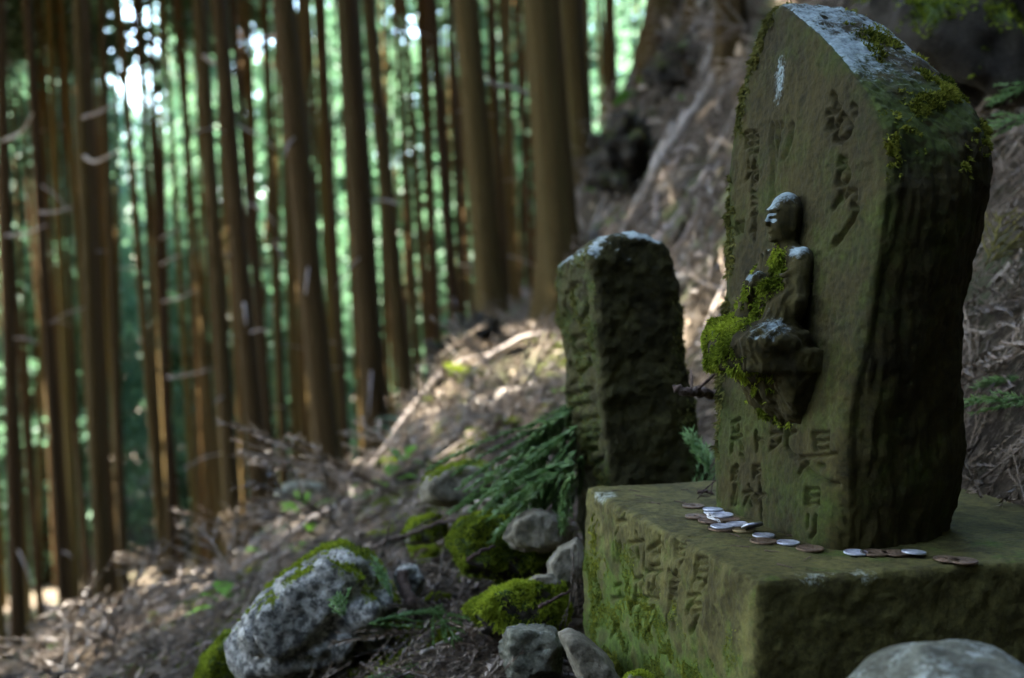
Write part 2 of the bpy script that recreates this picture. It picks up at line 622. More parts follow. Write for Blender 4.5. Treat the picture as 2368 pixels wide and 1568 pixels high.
def carve_depth(P2, strokes2, width):
    """P2 (n,2) surface coordinates, strokes: lists of 2D points; returns 0..1 groove profile"""
    out = np.zeros(len(P2), np.float32)
    for st in strokes2:
        st = np.asarray(st)
        lo, hi = st.min(0) - 2 * width, st.max(0) + 2 * width
        m = np.where((P2 > lo).all(1) & (P2 < hi).all(1))[0]
        if not len(m): continue
        sub = P2[m]
        dd = np.full(len(m), 9.0)
        for a, b_ in zip(st[:-1], st[1:]):
            dd = np.minimum(dd, seg_dist(sub, a, b_))
        out[m] = np.maximum(out[m], np.clip(1.15 - dd / width, 0, 1))
    return out


# ------------------------------------------------------------------ base block
ZT = 0.20                                        # top of the block
cN = hit_z(1745, 1343, ZT); cF = hit_z(1347, 1124, ZT)
eA = (cF - cN); LA = np.linalg.norm(eA); eA /= LA          # along the inscribed front, away from the viewer
eB = np.array([eA[1], -eA[0], 0.0])                        # into the block
BH = 0.185
LB = 0.40


def build_block():
    h = 0.0018
    ox = np.array([-0.02, -0.02, -BH - 0.02])
    g = [np.arange(o, hi, h, dtype=np.float32) for o, hi in zip(ox, (LA + 0.02, LB + 0.02, 0.02))]
    A, B, Z = np.meshgrid(*g, indexing='ij')
    lean = 0.02 * Z
    d = np.maximum(-A - 0.0, A - LA)
    d = smax(d, np.maximum(-B + lean * 0, B - LB), 0.010)
    d = smax(d, np.maximum(Z - 0.0 - 0.004 * np.sin(A * 9 + 1) * 0, -BH - Z), 0.007)
    Vl, Qd = surface_nets(d.astype(np.float32), ox, h)
    N = normals_of(Vl, Qd)
    # relief
    big = fbm(Vl * 9 + 3, 3)
    med = fbm(Vl * 42, 4)
    fin = fbm(Vl * 170, 2)
    top = sstep(0.6, 0.9, N[:, 2])
    edge = np.exp(-(np.minimum(np.abs(Vl[:, 2]), 0.02) / 0.008) ** 2) * np.exp(-(np.minimum(np.abs(Vl[:, 1]), 0.03) / 0.010) ** 2)
    chip = edge * np.clip(fbm(Vl * np.array([26, 26, 26]) + 9, 3), 0, 1) * 0.010
    disp = 0.0030 * big * (1 - 0.7 * top) + (0.0021 - 0.0014 * top) * med + 0.0006 * fin - chip
    strokes = []
    C = (2300, 2000, 800 / 1759)
    raw = [
        [(1060, 520), (1045, 760)], [(1060, 520), (1148, 518), (1142, 715), (1118, 765)], [(1072, 575), (1128, 570)], [(1072, 640), (1128, 635)], [(1070, 700), (1105, 700)],
        [(1000, 850), (1110, 842)], [(1055, 820), (1035, 900), (995, 985)], [(1045, 930), (1112, 915), (1085, 1030), (1030, 1165)], [(1050, 985), (1095, 975)],
        [(868, 350), (880, 480)], [(890, 380), (952, 388), (948, 500), (928, 565)], [(890, 440), (935, 435)], [(888, 500), (930, 495)],
        [(838, 625), (862, 690), (930, 702)], [(905, 630), (870, 690)], [(860, 735), (912, 730), (905, 790), (862, 795)], [(835, 850), (915, 848)], [(835, 850), (826, 990)], [(850, 905), (903, 895), (905, 1005)], [(855, 950), (895, 945)], [(820, 1030), (822, 1105)], [(880, 1045), (893, 1135)],
        [(650, 440), (735, 365)], [(738, 330), (735, 590)], [(758, 405), (800, 485)], [(690, 470), (735, 500)], [(668, 590), (748, 575)], [(630, 632), (772, 630)], [(712, 650), (688, 800)], [(665, 750), (665, 855)], [(610, 862), (742, 882)], [(715, 780), (738, 880)],
        [(660, 965), (715, 945), (700, 1060), (635, 1175)], [(720, 1000), (745, 1100)],
        [(480, 385), (605, 370)], [(540, 290), (562, 370)], [(500, 450), (535, 505)], [(612, 395), (605, 605)], [(560, 430), (560, 520)], [(520, 705), (592, 680)], [(545, 745), (518, 860), (590, 858)], [(480, 912), (545, 900)], [(505, 900), (468, 990)], [(556, 985), (550, 1210)], [(562, 950), (605, 962)], [(590, 690), (585, 800)],
        [(370, 192), (470, 190)], [(420, 130), (425, 190)], [(385, 255), (350, 312)], [(345, 370), (350, 525)], [(380, 380), (375, 545)], [(412, 370), (390, 515)], [(400, 560), (425, 605)], [(350, 762), (402, 740), (382, 860)], [(320, 872), (425, 868)], [(378, 955), (402, 1012)], [(372, 1065), (320, 1205)], [(340, 1120), (392, 1110), (380, 1220)],
    ]
    # the front face is the plane through cN, cF; pixel -> (along, z)
    for st in raw:
        pts = []
        for x, y in st:
            p = hit_plane(*crop_pt(x, y, *C), cN, eB) - cN
            pts.append((p @ eA, p[2]))
        strokes.append(pts)
    front = sstep(0.5, 0.9, -N[:, 1])
    gro = carve_depth(Vl[:, [0, 2]], strokes, 0.0028) * front
    disp -= gro * 0.0060 * (0.75 + 0.5 * np.clip(med + 0.5, 0, 1))
    Vl = Vl + N * disp[:, None]
    W = cN + Vl[:, :1] * eA + Vl[:, 1:2] * eB + Vl[:, 2:] * np.array([0, 0, 1.0])
    pat = np.clip(fbm(Vl * 14 + 20, 4) + 0.5, 0, 1)
    zz = -Vl[:, 2]
    low = sstep(0.03, 0.13, zz)
    mo = front * (0.30 + 0.62 * low * (0.45 + pat * 0.9)) + top * (0.10 + 0.42 * sstep(0.25, 0.0, np.abs(Vl[:, 0] - 0.02)) * pat)
    col = np.exp(-((Vl[:, 0] - 0.30) / 0.055) ** 2) * sstep(0.02, 0.06, zz) * front
    mo = (mo + 0.35 * col) * (0.55 + 0.75 * np.clip(fbm(Vl * 38 + 5, 4) + 0.45, 0, 1))
    li = np.zeros(len(Vl))
    for cx, cb, r in ((0.385, 0.012, 0.022), (0.36, 0.006, 0.018), (0.005, 0.05, 0.022), (0.0, 0.095, 0.02)):
        li += 0.52 * np.exp(-(((Vl[:, 0] - cx) ** 2 + (Vl[:, 1] - cb) ** 2) / r ** 2)) * sstep(-0.02, -0.004, Vl[:, 2])
    W0 = cN
    root = empty('stone_plinth', tuple(W0), 'broad rectangular stone plinth carved with worn writing, carrying a row of coins', 'stone block')
    rel = W - W0
    obj('slab', mesh_np('slab', rel, Qd[:, ::-1] if flip_needed(rel, Qd) else Qd, M['block'], True, {'moss': mo, 'lichen': li}), root)
    pf = np.clip(fbm(Vl * 38 + 5, 4) + 0.45, 0, 1)
    mk = np.clip((front * low * (pat - 0.2) * 2 + 0.8 * col * pat) * sstep(0.25, 0.6, pf) - 0.05, 0, 1)
    moss_tufts('moss', rel, Qd, mk, 16000, 0.0026, root, M['moss'], 5, 3)
    # a few leafy liverwort sprigs on the front
    mk2 = np.zeros(len(rel))
    for cx, cz in ((0.375, -0.085), (0.36, -0.115), (0.385, -0.05), (0.13, -0.16), (0.07, -0.13), (0.21, -0.17)):
        mk2 += front * np.exp(-(((Vl[:, 0] - cx) / 0.009) ** 2 + ((Vl[:, 2] - cz) / 0.016) ** 2))
    moss_tufts('liverwort', rel, Qd, mk2, 350, 0.006, root, M['moss'], 8, 4)
    return root


def flip_needed(V, Q):
    c = V.mean(0)
    a, b_, d = V[Q[:, 0]], V[Q[:, 1]], V[Q[:, 2]]
    fn = np.cross(b_ - a, d - a)
    return ((fn * (a - c)).sum(1)).sum() < 0


build_block()

# ------------------------------------------------------------------ big stele
sB0 = hit_z(1650, 1170, ZT); sB1 = hit_z(1905, 1271, ZT)
eU = (sB1 - sB0); eU /= np.linalg.norm(eU)
eW = np.array([-eU[1], eU[0], 0.0])
EZ = np.array([0, 0, 1.0])
LEAN = 0.07
fn_s = eW - LEAN * EZ


def face_uz(px, py):
    p = hit_plane(px, py, sB0, fn_s) - sB0
    return float(p @ eU), float(p[2])


OUT_PX = [(1650, 1180), (1649, 1050), (1650, 960), (1655, 880), (1669, 760), (1676, 640), (1678, 520), (1683, 370), (1704, 252), (1729, 155), (1758, 68), (1780, 24), (1803, 8),
          (1828, 20), (1855, 42), (1901, 82), (1937, 120), (1971, 163), (2004, 208), (2033, 275), (2050, 360), (2052, 450), (2040, 560), (2018, 700), (1995, 830), (1972, 950), (1952, 1100), (1938, 1200), (1925, 1280)]
outline = spline([face_uz(*p) for p in OUT_PX], 110)
outline[0, 1] = min(outline[0, 1], -0.004); outline[-1, 1] = min(outline[-1, 1], -0.004)
u_lo, u_hi = outline[:, 0].min(), outline[:, 0].max()
z_hi = outline[:, 1].max()


def poly_sdf(P, poly):
    d = np.full(len(P), 9.0)
    inside = np.zeros(len(P), bool)
    n = len(poly)
    for i in range(n):
        a, b_ = poly[i], poly[(i + 1) % n]
        d = np.minimum(d, seg_dist(P, a, b_))
        cond = (a[1] > P[:, 1]) != (b_[1] > P[:, 1])
        if cond.any():
            xi = a[0] + (P[:, 1] - a[1]) / (b_[1] - a[1] + 1e-12) * (b_[0] - a[0])
            inside ^= cond & (P[:, 0] < xi)
    return np.where(inside, -d, d)


def build_stele():
    h = 0.0014
    T = 0.130
    ox = np.array([u_lo - 0.02, -0.03, -0.012])
    hi = (u_hi + 0.02, T + 0.075, z_hi + 0.02)
    g = [np.arange(o, q, h, dtype=np.float32) for o, q in zip(ox, hi)]
    U2, Z2 = np.meshgrid(g[0], g[2], indexing='ij')
    q2 = poly_sdf(np.stack([U2.ravel(), Z2.ravel()], 1), np.vstack([outline, [[outline[-1, 0], -0.05], [outline[0, 0], -0.05]]])).reshape(U2.shape).astype(np.float32)
    W1 = g[1][None, :, None]
    Zb = g[2][None, None, :]
    w = W1 - LEAN * Zb
    # waist: the side swells out at mid height
    Tz = (T + 0.014 * np.exp(-((Zb - 0.30) / 0.10) ** 2) - 0.006 * np.exp(-((Zb - 0.14) / 0.05) ** 2) + 0.036 * sstep(0.26, 0.06, Zb)).astype(np.float32)
    rel = np.clip(w / Tz, 0, 2)
    side = q2[:, None, :] + (0.055 - 0.030 * sstep(0.26, 0.40, Zb)) * rel ** (3 + 1.5 * sstep(0.26, 0.40, Zb))
    # shallow concave front
    front = -w + 0.0
    d = smax(side, front, 0.008 + 0.032 * np.clip(1 - Zb / 0.40, 0, 1) * sstep(0.09, 0.17, g[0][:, None, None]))
    d = smax(d, w - Tz, 0.03)
    d = np.maximum(d, -0.004 - Zb)
    Vl, Qd = surface_nets(d.astype(np.float32), ox, h)
    N = normals_of(Vl, Qd)
    frontm = sstep(0.55, 0.9, -N[:, 1])
    K = (2850, 200, 650 / 1274)
    B = (2800, 1600, 700 / 1829)
    rawA = [
        [(938, 348), (958, 385), (960, 430), (985, 448), (958, 490), (898, 492)], [(1085, 432), (1112, 462), (1110, 498)],
        [(930, 548), (908, 590), (925, 622), (950, 592)], [(1008, 510), (1040, 560), (1082, 612), (1055, 665), (1000, 712), (952, 706), (955, 650), (985, 560)],
        [(1000, 852), (1035, 858), (1022, 905), (980, 888)], [(1035, 870), (1000, 950), (976, 1015), (976, 1050), (1020, 1062), (1056, 1015), (1062, 962), (1040, 930)],
        [(1030, 1070), (985, 1150), (945, 1232)], [(975, 1170), (1012, 1182), (1050, 1132)], [(1068, 1108), (1112, 1116), (1116, 1165)],
        [(1100, 1215), (1132, 1252), (1090, 1332), (1040, 1402), (998, 1465), (955, 1525)],
        [(250, 650), (256, 762)], [(250, 650), (296, 640), (291, 782)], [(256, 702), (290, 697)], [(260, 757), (290, 752)],
        [(312, 640), (300, 802)], [(312, 640), (347, 640), (346, 800), (326, 802)], [(312, 690), (342, 690)], [(310, 742), (342, 740)],
        [(270, 878), (282, 902)], [(263, 925), (280, 938)], [(258, 1012), (292, 950)], [(322, 878), (302, 932), (337, 920)], [(307, 962), (300, 1057)], [(307, 962), (347, 950), (337, 1032)], [(302, 1032), (337, 1027)],
        [(300, 1110), (332, 1120)], [(305, 1160), (332, 1166)], [(300, 1212), (337, 1217)], [(303, 1292), (347, 1280)], [(325, 1250), (332, 1402)],
        [(185, 1360), (190, 1442)], [(185, 1360), (237, 1345), (231, 1432)], [(207, 1368), (200, 1412)], [(221, 1358), (216, 1402)], [(190, 1437), (232, 1427)],
        [(290, 1420), (332, 1408)], [(312, 1380), (322, 1500)],
    ]
    rawA2 = [[(466, 590), (452, 720), (470, 850), (458, 1000), (465, 1140)], [(508, 592), (514, 705), (488, 835)], [(545, 590), (520, 640)], [(625, 588), (612, 742), (555, 865)]]
    rawB = [
        [(1170, 350), (1190, 522)], [(1170, 350), (1332, 348), (1322, 512), (1190, 522)], [(1200, 437), (1312, 430)], [(1050, 602), (1200, 592), (1392, 570)],
        [(1130, 650), (1062, 705), (1035, 775)], [(1090, 642), (1140, 742), (1232, 802), (1332, 882), (1392, 892)], [(1240, 680), (1292, 692)],
        [(1110, 940), (1120, 1092)], [(1110, 940), (1232, 940), (1222, 1092), (1120, 1092)], [(1120, 1020), (1222, 1015)],
        [(1132, 1220), (1122, 1332)], [(1212, 1220), (1192, 1382), (1158, 1445)],
        [(740, 355), (850, 350)], [(842, 260), (832, 420), (730, 515)], [(900, 260), (900, 500), (960, 572), (1012, 602)], [(920, 352), (992, 332)], [(750, 440), (790, 470)],
        [(592, 335), (590, 525)], [(600, 400), (660, 440)],
        [(552, 700), (540, 822)], [(552, 700), (622, 690), (612, 812)], [(550, 760), (612, 755)], [(440, 972), (532, 960)], [(500, 900), (512, 1102)], [(490, 990), (448, 1095)], [(560, 1002), (682, 990)], [(620, 880), (632, 1262)], [(570, 1040), (592, 1085)],
        [(330, 242), (422, 200)], [(350, 280), (350, 340), (412, 330), (412, 280)], [(318, 412), (442, 380)], [(390, 330), (390, 402)], [(340, 430), (318, 545)], [(418, 570), (452, 625)], [(420, 430), (440, 500)],
        [(332, 720), (320, 832)], [(332, 720), (382, 690), (362, 822)], [(322, 772), (367, 760)], [(342, 900), (320, 1105)], [(367, 900), (352, 1092)],
    ]
    sA = [[face_uz(*crop_pt(x, y, *K)) for x, y in st] for st in rawA]
    sA2 = [[face_uz(*crop_pt(x, y, *K)) for x, y in st] for st in rawA2]
    sBk = [[face_uz(*crop_pt(x, y, *B)) for x, y in st] for st in rawB]
    P2 = Vl[:, [0, 2]]
    gro = np.maximum(carve_depth(P2, sA[10:], 0.0023) * 0.0048, carve_depth(P2, sBk, 0.0027) * 0.0056)
    gro = np.maximum(gro, carve_depth(P2, sA[:10], 0.0036) * 0.0058)
    gro = gro + carve_depth(P2, sA2, 0.0048) * 0.0035
    sidem = 1 - frontm
    p = Vl.copy()
    ps = p * np.array([30, 30, 7])
    disp = 0.0011 * fbm(p * 30, 4) + 0.0010 * fbm(p * 120, 2) + 0.004 * fbm(p * 8 + 4, 2) * (0.5 + 0.5 * sidem)
    upm = sstep(0.25, 0.6, N[:, 2])
    disp += sidem * (1 - 0.75 * upm) * (0.0055 * fbm(ps, 4) + 0.0018 * np.clip(np.abs(perlin(ps * 1.4 + 8)) * 3 - 1, -1, 0) + 0.003 * fbm(p * 28 + 6, 3)) + 0.0018 * upm * fbm(p * 70 + 2, 3)
    disp -= gro * frontm
    Vl = Vl + N * disp[:, None]
    Wd = Vl[:, :1] * eU + Vl[:, 1:2] * eW + Vl[:, 2:] * EZ
    if flip_needed(Wd, Qd): Qd = Qd[:, ::-1]
    Nw = normals_of(Wd.astype(np.float32), Qd)
    up = Nw[:, 2]
    w = Vl[:, 1] - LEAN * Vl[:, 2]
    pat = np.clip(fbm(Vl * 16 + 7, 4) * 0.9 + 0.5, 0, 1)
    zrel = Vl[:, 2]
    # lichen crust on the crest, patch on the face
    crest = sidem * sstep(0.30, 0.62, up) * sstep(0.36, 0.43, zrel)
    li = crest * (0.50 + 0.55 * (pat - 0.25))
    pu, pz = face_uz(*crop_pt(525, 230, *K))
    li += frontm * 0.58 * np.exp(-(((Vl[:, 0] - pu) / 0.013) ** 2 + ((zrel - pz) / 0.030) ** 2) ** 2)
    mo = 0.18 + 0.32 * pat + sidem * sstep(0.15, 0.5, up) * sstep(0.30, 0.36, zrel) * (1 - sstep(0.42, 0.47, zrel)) * 0.65 * pat
    le = np.interp(zrel, outline[:46, 1], outline[:46, 0])
    edge = np.exp(-((Vl[:, 0] - le) / 0.012) ** 2) * sstep(0.04, -0.0, w)
    mo += 0.45 * edge
    mo += 0.25 * frontm * sstep(0.16, 0.0, zrel) * pat
    root = empty('carved_stele', tuple(sB0), 'tall leaf-shaped stone stele with carved seated figure and writing, standing on the plinth', 'stele')
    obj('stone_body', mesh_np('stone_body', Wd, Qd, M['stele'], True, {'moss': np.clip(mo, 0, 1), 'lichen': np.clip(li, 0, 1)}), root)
    # moss on left rim and shoulder of the crest
    rim = edge * np.clip(pat * 1.6 - 0.45, 0, 1) * (0.25 + sstep(0.27, 0.40, zrel))
    lw = edge * (np.exp(-((zrel - 0.23) / 0.03) ** 2) + np.exp(-((zrel - 0.16) / 0.03) ** 2)) * np.clip(pat * 1.5 - .3, 0, 1)
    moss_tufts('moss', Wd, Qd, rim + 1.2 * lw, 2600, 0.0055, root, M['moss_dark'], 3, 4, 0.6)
    sh = sidem * sstep(0.25, 0.55, up) * np.exp(-((zrel - 0.37) / 0.05) ** 2) * np.clip(fbm(Vl * 30 + 31, 3) * 1.6 - 0.05, 0, 1) * sstep(0.03, 0.08, w) + \
        sidem * sstep(0.1, 0.4, up) * np.exp(-((zrel - 0.335) / 0.02) ** 2) * np.clip(fbm(Vl * 30 + 51, 3) * 1.6 - 0.1, 0, 1) * sstep(0.05, 0.0, w) * 0.8
    moss_tufts('moss', Wd, Qd, sh, 4200, 0.0042, root, M['moss'], 4, 4, 0.3)
    return root


stele = build_stele()


def ell(P, c, r):
    q = (P - np.array(c, np.float32)) / np.array(r, np.float32)
    k = np.linalg.norm(q, axis=-1)
    return (k - 1) * min(r)


def capsule(P, a, b_, ra, rb):
    a, b_ = np.array(a, np.float32), np.array(b_, np.float32)
    d = b_ - a
    t = np.clip(((P - a) @ d) / (d @ d), 0, 1)
    return np.linalg.norm(P - a - t[..., None] * d, axis=-1) - (ra + (rb - ra) * t)


def build_figure():
    """seated monk in high relief; local axes: u along the face, n out of it, z up"""
    uc = face_uz(1838, 560)[0]
    h = 0.0014
    lo, hi = np.array([-0.085, -0.02, 0.085]), np.array([0.085, 0.085, 0.325])
    g = [np.arange(a, b_, h, dtype=np.float32) for a, b_ in zip(lo, hi)]
    P = np.stack(np.meshgrid(*g, indexing='ij'), -1)
    S = 0.0
    head = ell(P, (0, 0.0145, 0.2875), (0.0175, 0.0195, 0.0215))
    head = smin(head, ell(P, (0, 0.0165, 0.274), (0.0125, 0.0145, 0.0125)), 0.008)       # jaw
    head = smin(head, ell(P, (0, 0.0315, 0.2925), (0.0135, 0.0035, 0.0026)), 0.003)       # brow
    head = smin(head, capsule(P, (0, 0.0325, 0.2915), (0, 0.0362, 0.2812), 0.0020, 0.0034), 0.003)   # nose
    for s in (-1, 1):
        head = smin(head, ell(P, (s * 0.0065, 0.0310, 0.2872), (0.0045, 0.0022, 0.0015)), 0.0015)    # lids
        head = smin(head, ell(P, (s * 0.0085, 0.0270, 0.2795), (0.0055, 0.0050, 0.0055)), 0.004)     # cheeks
        head = smin(head, ell(P, (s * 0.0172, 0.0125, 0.283), (0.0025, 0.0045, 0.0105)), 0.002)      # ears
        head = smax(head, -ell(P, (s * 0.0070, 0.0345, 0.2895), (0.0060, 0.0035, 0.0014)), 0.0012)   # brow shadow
        head = smax(head, -ell(P, (s * 0.0070, 0.0340, 0.2845), (0.0058, 0.0032, 0.0014)), 0.0012)   # under the eye
    head = smin(head, ell(P, (0, 0.0312, 0.2728), (0.0062, 0.0030, 0.0018)), 0.0016)      # lips
    head = smax(head, -ell(P, (0, 0.0345, 0.2704), (0.0062, 0.0026, 0.0011)), 0.001)
    head = smin(head, ell(P, (0, 0.0290, 0.2665), (0.0060, 0.0042, 0.0036)), 0.002)       # chin
    neck = capsule(P, (0, 0.008, 0.270), (0, 0.008, 0.245), 0.0095, 0.012)
    body = ell(P, (0, 0.008, 0.246), (0.040, 0.019, 0.013))
    body = smin(body, ell(P, (0, 0.010, 0.212), (0.037, 0.025, 0.050)), 0.010)
    for s in (-1, 1):
        arm = smin(capsule(P, (s * 0.034, 0.010, 0.247), (s * 0.043, 0.020, 0.208), 0.0120, 0.0125), capsule(P, (s * 0.043, 0.022, 0.208), (s * 0.012, 0.040, 0.223), 0.0120, 0.0085), 0.006)
        body = smin(body, arm, 0.004)
        for k in range(3):     # sleeve folds
            body = smin(body, capsule(P, (s * (0.041 - 0.004 * k), 0.020 + 0.007 * k, 0.238 - 0.011 * k), (s * (0.028 - 0.004 * k), 0.034 + 0.004 * k, 0.232 - 0.009 * k), 0.0036, 0.0028), 0.0022)
        body = smin(body, capsule(P, (s * 0.028, 0.030, 0.214), (s * 0.034, 0.032, 0.180), 0.0105, 0.0120), 0.006)   # hanging sleeve
        for k in range(2):
            body = smin(body, capsule(P, (s * (0.010 + 0.010 * k), 0.0300, 0.256 - .004 * k), (s * 0.004, 0.0330 + .002 * k, 0.232 - .005 * k), 0.0022, 0.0022), 0.003)  # collar folds
    hands = smin(ell(P, (-0.004, 0.046, 0.227), (0.010, 0.009, 0.0065)), ell(P, (0.007, 0.044, 0.231), (0.007, 0.008, 0.0060)), 0.003)
    for k in range(4):     # fingers
        hands = smin(hands, capsule(P, (-0.010 + 0.0042 * k, 0.050, 0.2315), (-0.008 + 0.0044 * k, 0.0535, 0.2235), 0.0022, 0.0019), 0.001)
    lap = ell(P, (0, 0.030, 0.176), (0.062, 0.040, 0.017))
    for s in (-1, 1):
        lap = smin(lap, ell(P, (s * 0.042, 0.034, 0.176), (0.028, 0.030, 0.016)), 0.008)
    # pedestal: flat rim, underside running back into the slab
    rim = np.maximum(np.sqrt((P[..., 0] / 0.078) ** 2 + ((P[..., 1] - 0.0) / 0.078) ** 2) - 1, 0) * 0.075
    rr = np.sqrt((P[..., 0] / 0.074) ** 2 + (P[..., 1] / 0.073) ** 2)
    rim = smax((rr - 1) * 0.07, np.abs(P[..., 2] - 0.160) - 0.010, 0.004)
    tq = np.clip((P[..., 2] - 0.099) / 0.056, 0, 1)
    prot = (0.052 * tq ** 0.9) * (1 - 0.55 * (P[..., 0] / 0.078) ** 2)
    cup = smax(smax(P[..., 1] - prot, np.abs(P[..., 0]) - (0.052 + 0.018 * tq), 0.022), np.abs(P[..., 2] - 0.130) - 0.034, 0.006)
    petal = 0.0022 * np.cos(np.arctan2(P[..., 0], P[..., 1] + 0.01) * 9)
    d = smin(head, neck, 0.006)
    d = smin(d, body, 0.005)
    d = smin(d, hands, 0.004)
    d = smin(d, lap, 0.008)
    d = smin(d, rim, 0.006)
    d = smin(d, cup + petal, 0.005)
    d = np.maximum(d, -0.012 - P[..., 1])
    Vl, Qd = surface_nets(d.astype(np.float32), lo, h)
    N = normals_of(Vl, Qd)
    below = sstep(0.26, 0.20, Vl[:, 2])
    N = N if not flip_needed(Vl, Qd) else -N
    Vl = Vl + N * (0.0006 * fbm(Vl * 90, 3) + 0.0022 * below * fbm(Vl * 45 + 2, 3) + 0.0020 * below * fbm(Vl * np.array([160, 90, 40]), 2) + 0.0014 * np.sin(Vl[:, 0] * 330 + 5 * perlin(Vl * 50)) * sstep(0.172, 0.185, Vl[:, 2]) * sstep(0.245, 0.225, Vl[:, 2]) - 0.0007 * np.clip(fbm(Vl * 140 + 4, 2), 0, 1))[:, None]
    ns_ = 1 - 0.17 * sstep(0.185, 0.225, Vl[:, 2:])
    W = (Vl[:, :1] * 0.80 + uc) * eU + (LEAN * Vl[:, 2:] - Vl[:, 1:2] * ns_) * eW + Vl[:, 2:] * EZ
    W = W.astype(np.float32)
    if flip_needed(W, Qd): Qd = Qd[:, ::-1]
    Nw = normals_of(W, Qd)
    up = Nw[:, 2]
    pat = np.clip(fbm(Vl * 40 + 11, 3) + 0.5, 0, 1)
    li = np.zeros(len(Vl))
    for c, r, a in (((0, 0.018, 0.308), 0.017, 1.0), ((0, 0.034, 0.293), 0.009, 0.9), ((0.004, 0.036, 0.282), 0.006, 0.7), ((0.008, 0.033, 0.281), 0.005, 0.7), ((0, 0.034, 0.266), 0.005, 0.9),
                    ((0.033, 0.014, 0.258), 0.014, 1.1), ((-0.028, 0.02, 0.256), 0.009, 0.6), ((0.0, 0.047, 0.234), 0.012, 1.0), ((0.030, 0.03, 0.236), 0.006, 0.5),
                    ((-0.03, 0.066, 0.182), 0.010, 0.9), ((0.046, 0.035, 0.186), 0.024, 0.55), ((0.055, 0.05, 0.172), 0.022, 0.42), ((-0.04, 0.05, 0.188), 0.007, 0.8)):
        li += a * np.exp(-((Vl - np.array(c)) ** 2).sum(1) / r ** 2)
    li *= sstep(-0.15, 0.35, up)
    mk = sstep(0.250, 0.205, Vl[:, 2]) * sstep(0.02, -0.035, Vl[:, 0] - 0.15 * (0.2 - Vl[:, 2])) * sstep(-0.45, 0.25, up) * np.clip(pat * 1.7 - 0.2, 0, 1)
    lapm = np.exp(-((Vl[:, 2] - 0.172) / 0.020) ** 2) * sstep(0.050, 0.015, Vl[:, 0]) * sstep(0.015, 0.040, Vl[:, 1])
    strip = np.exp(-(((Vl[:, 0] - 0.022 + 0.3 * (Vl[:, 2] - 0.23)) / 0.008) ** 2)) * sstep(0.21, 0.225, Vl[:, 2]) * sstep(0.265, 0.25, Vl[:, 2])
    mk = np.clip(mk + 0.9 * lapm * pat + 0.8 * strip - 1.1 * np.clip(li, 0, 1), 0, 1)
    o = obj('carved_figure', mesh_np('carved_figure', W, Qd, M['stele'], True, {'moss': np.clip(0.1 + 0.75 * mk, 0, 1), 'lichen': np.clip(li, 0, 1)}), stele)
    o['label'] = 'seated robed figure in high relief with moss on its lap'
    moss_tufts('moss', W, Qd, mk, 16000, 0.0040, o, M['moss_bright'], 14, 4, 0.6)


build_figure()

# ------------------------------------------------------------------ rocks
_bm = bmesh.new()
bmesh.ops.create_icosphere(_bm, subdivisions=5, radius=1.0)
ICO_V = np.array([v.co[:] for v in _bm.verts], np.float32)
ICO_F = np.array([[v.index for v in f.verts] for f in _bm.faces], np.int32)
_bm.free()


def hull_planes(pts):
    bm = bmesh.new()
    for p in pts: bm.verts.new(p)
    r = bmesh.ops.convex_hull(bm, input=bm.verts)
    bm.normal_update()
    c = np.mean([np.array(v.co) for v in bm.verts], axis=0)
    pl = []
    for f in bm.faces:
        n = np.array(f.normal); h = n @ (np.array(f.verts[0].co) - c)
        if h < 0: n, h = -n, -h
        pl.append((n, max(h, 1e-4)))
    bm.free()
    return c, pl


def rock(name, pts, material, label, seed, soft=14, amp=0.05, lichen=0.0, moss_up=0.0, moss_n=0, moss_size=0.005, moss_thr=0.2, cat='rock', group=None, freq=2.2, groove=0.0, moss_dir=(0, 0, 1), mmat='moss_bright', strata=0.0):
    pts = np.asarray(pts, float)
    c, pl = hull_planes(pts)
    size = np.ptp(pts, axis=0).mean() / 2
    inv = np.zeros(len(ICO_V))
    # smooth minimum of plane distances
    acc = np.zeros(len(ICO_V))
    soft = soft * 2.2
    for n, h in pl:
        q = np.clip(ICO_V @ n, 0, None) / h * size
        acc += q ** soft
    r = size / acc ** (1 / soft)
    Vr = ICO_V * r[:, None]
    q = Vr / size * freq + seed * 3.7
    d = 1.25 * amp * size * (fbm(q, 6, 0.62) - 0.7 * np.abs(fbm(q * 1.6 + 9, 4, 0.6)))
    if groove:
        d -= groove * size * np.exp(-(perlin(q * 0.55 + 2) / 0.09) ** 2)
    if strata:
        d += strata * size * np.sin(Vr[:, 2] / size * 16 + 3 * fbm(q * .5, 2))
    Vr = Vr + ICO_V * d[:, None]
    Vr = Vr.astype(np.float32)
    N = normals_of(Vr, ICO_F)
    pat = np.clip(fbm(Vr / size * 3 + seed, 3) * 0.9 + 0.5, 0, 1)
    md = np.array(moss_dir, float); md /= np.linalg.norm(md)
    mk = np.clip(sstep(moss_thr - 0.25, moss_thr + 0.35, N @ md + (pat - 0.5) * 0.9), 0, 1) * moss_up
    li = lichen * (0.3 + 0.7 * sstep(-0.3, 0.5, N[:, 2])) * (0.5 + pat * 0.6)
    root = empty(name, tuple(c), label, cat, group)
    obj('stone_body', mesh_np(name, Vr, ICO_F, material, True, {'moss': np.clip(mk, 0, 1), 'lichen': np.clip(li - mk * 0.6, 0, 1)}), root)
    if moss_n:
        moss_tufts('moss', Vr, ICO_F, np.clip(mk - 0.15, 0, 1) ** 1.3 * (0.15 + pat), int(moss_n * 1.6), moss_size * 0.78, root, M[mmat], seed + 40, 4, 0.3)
    return root


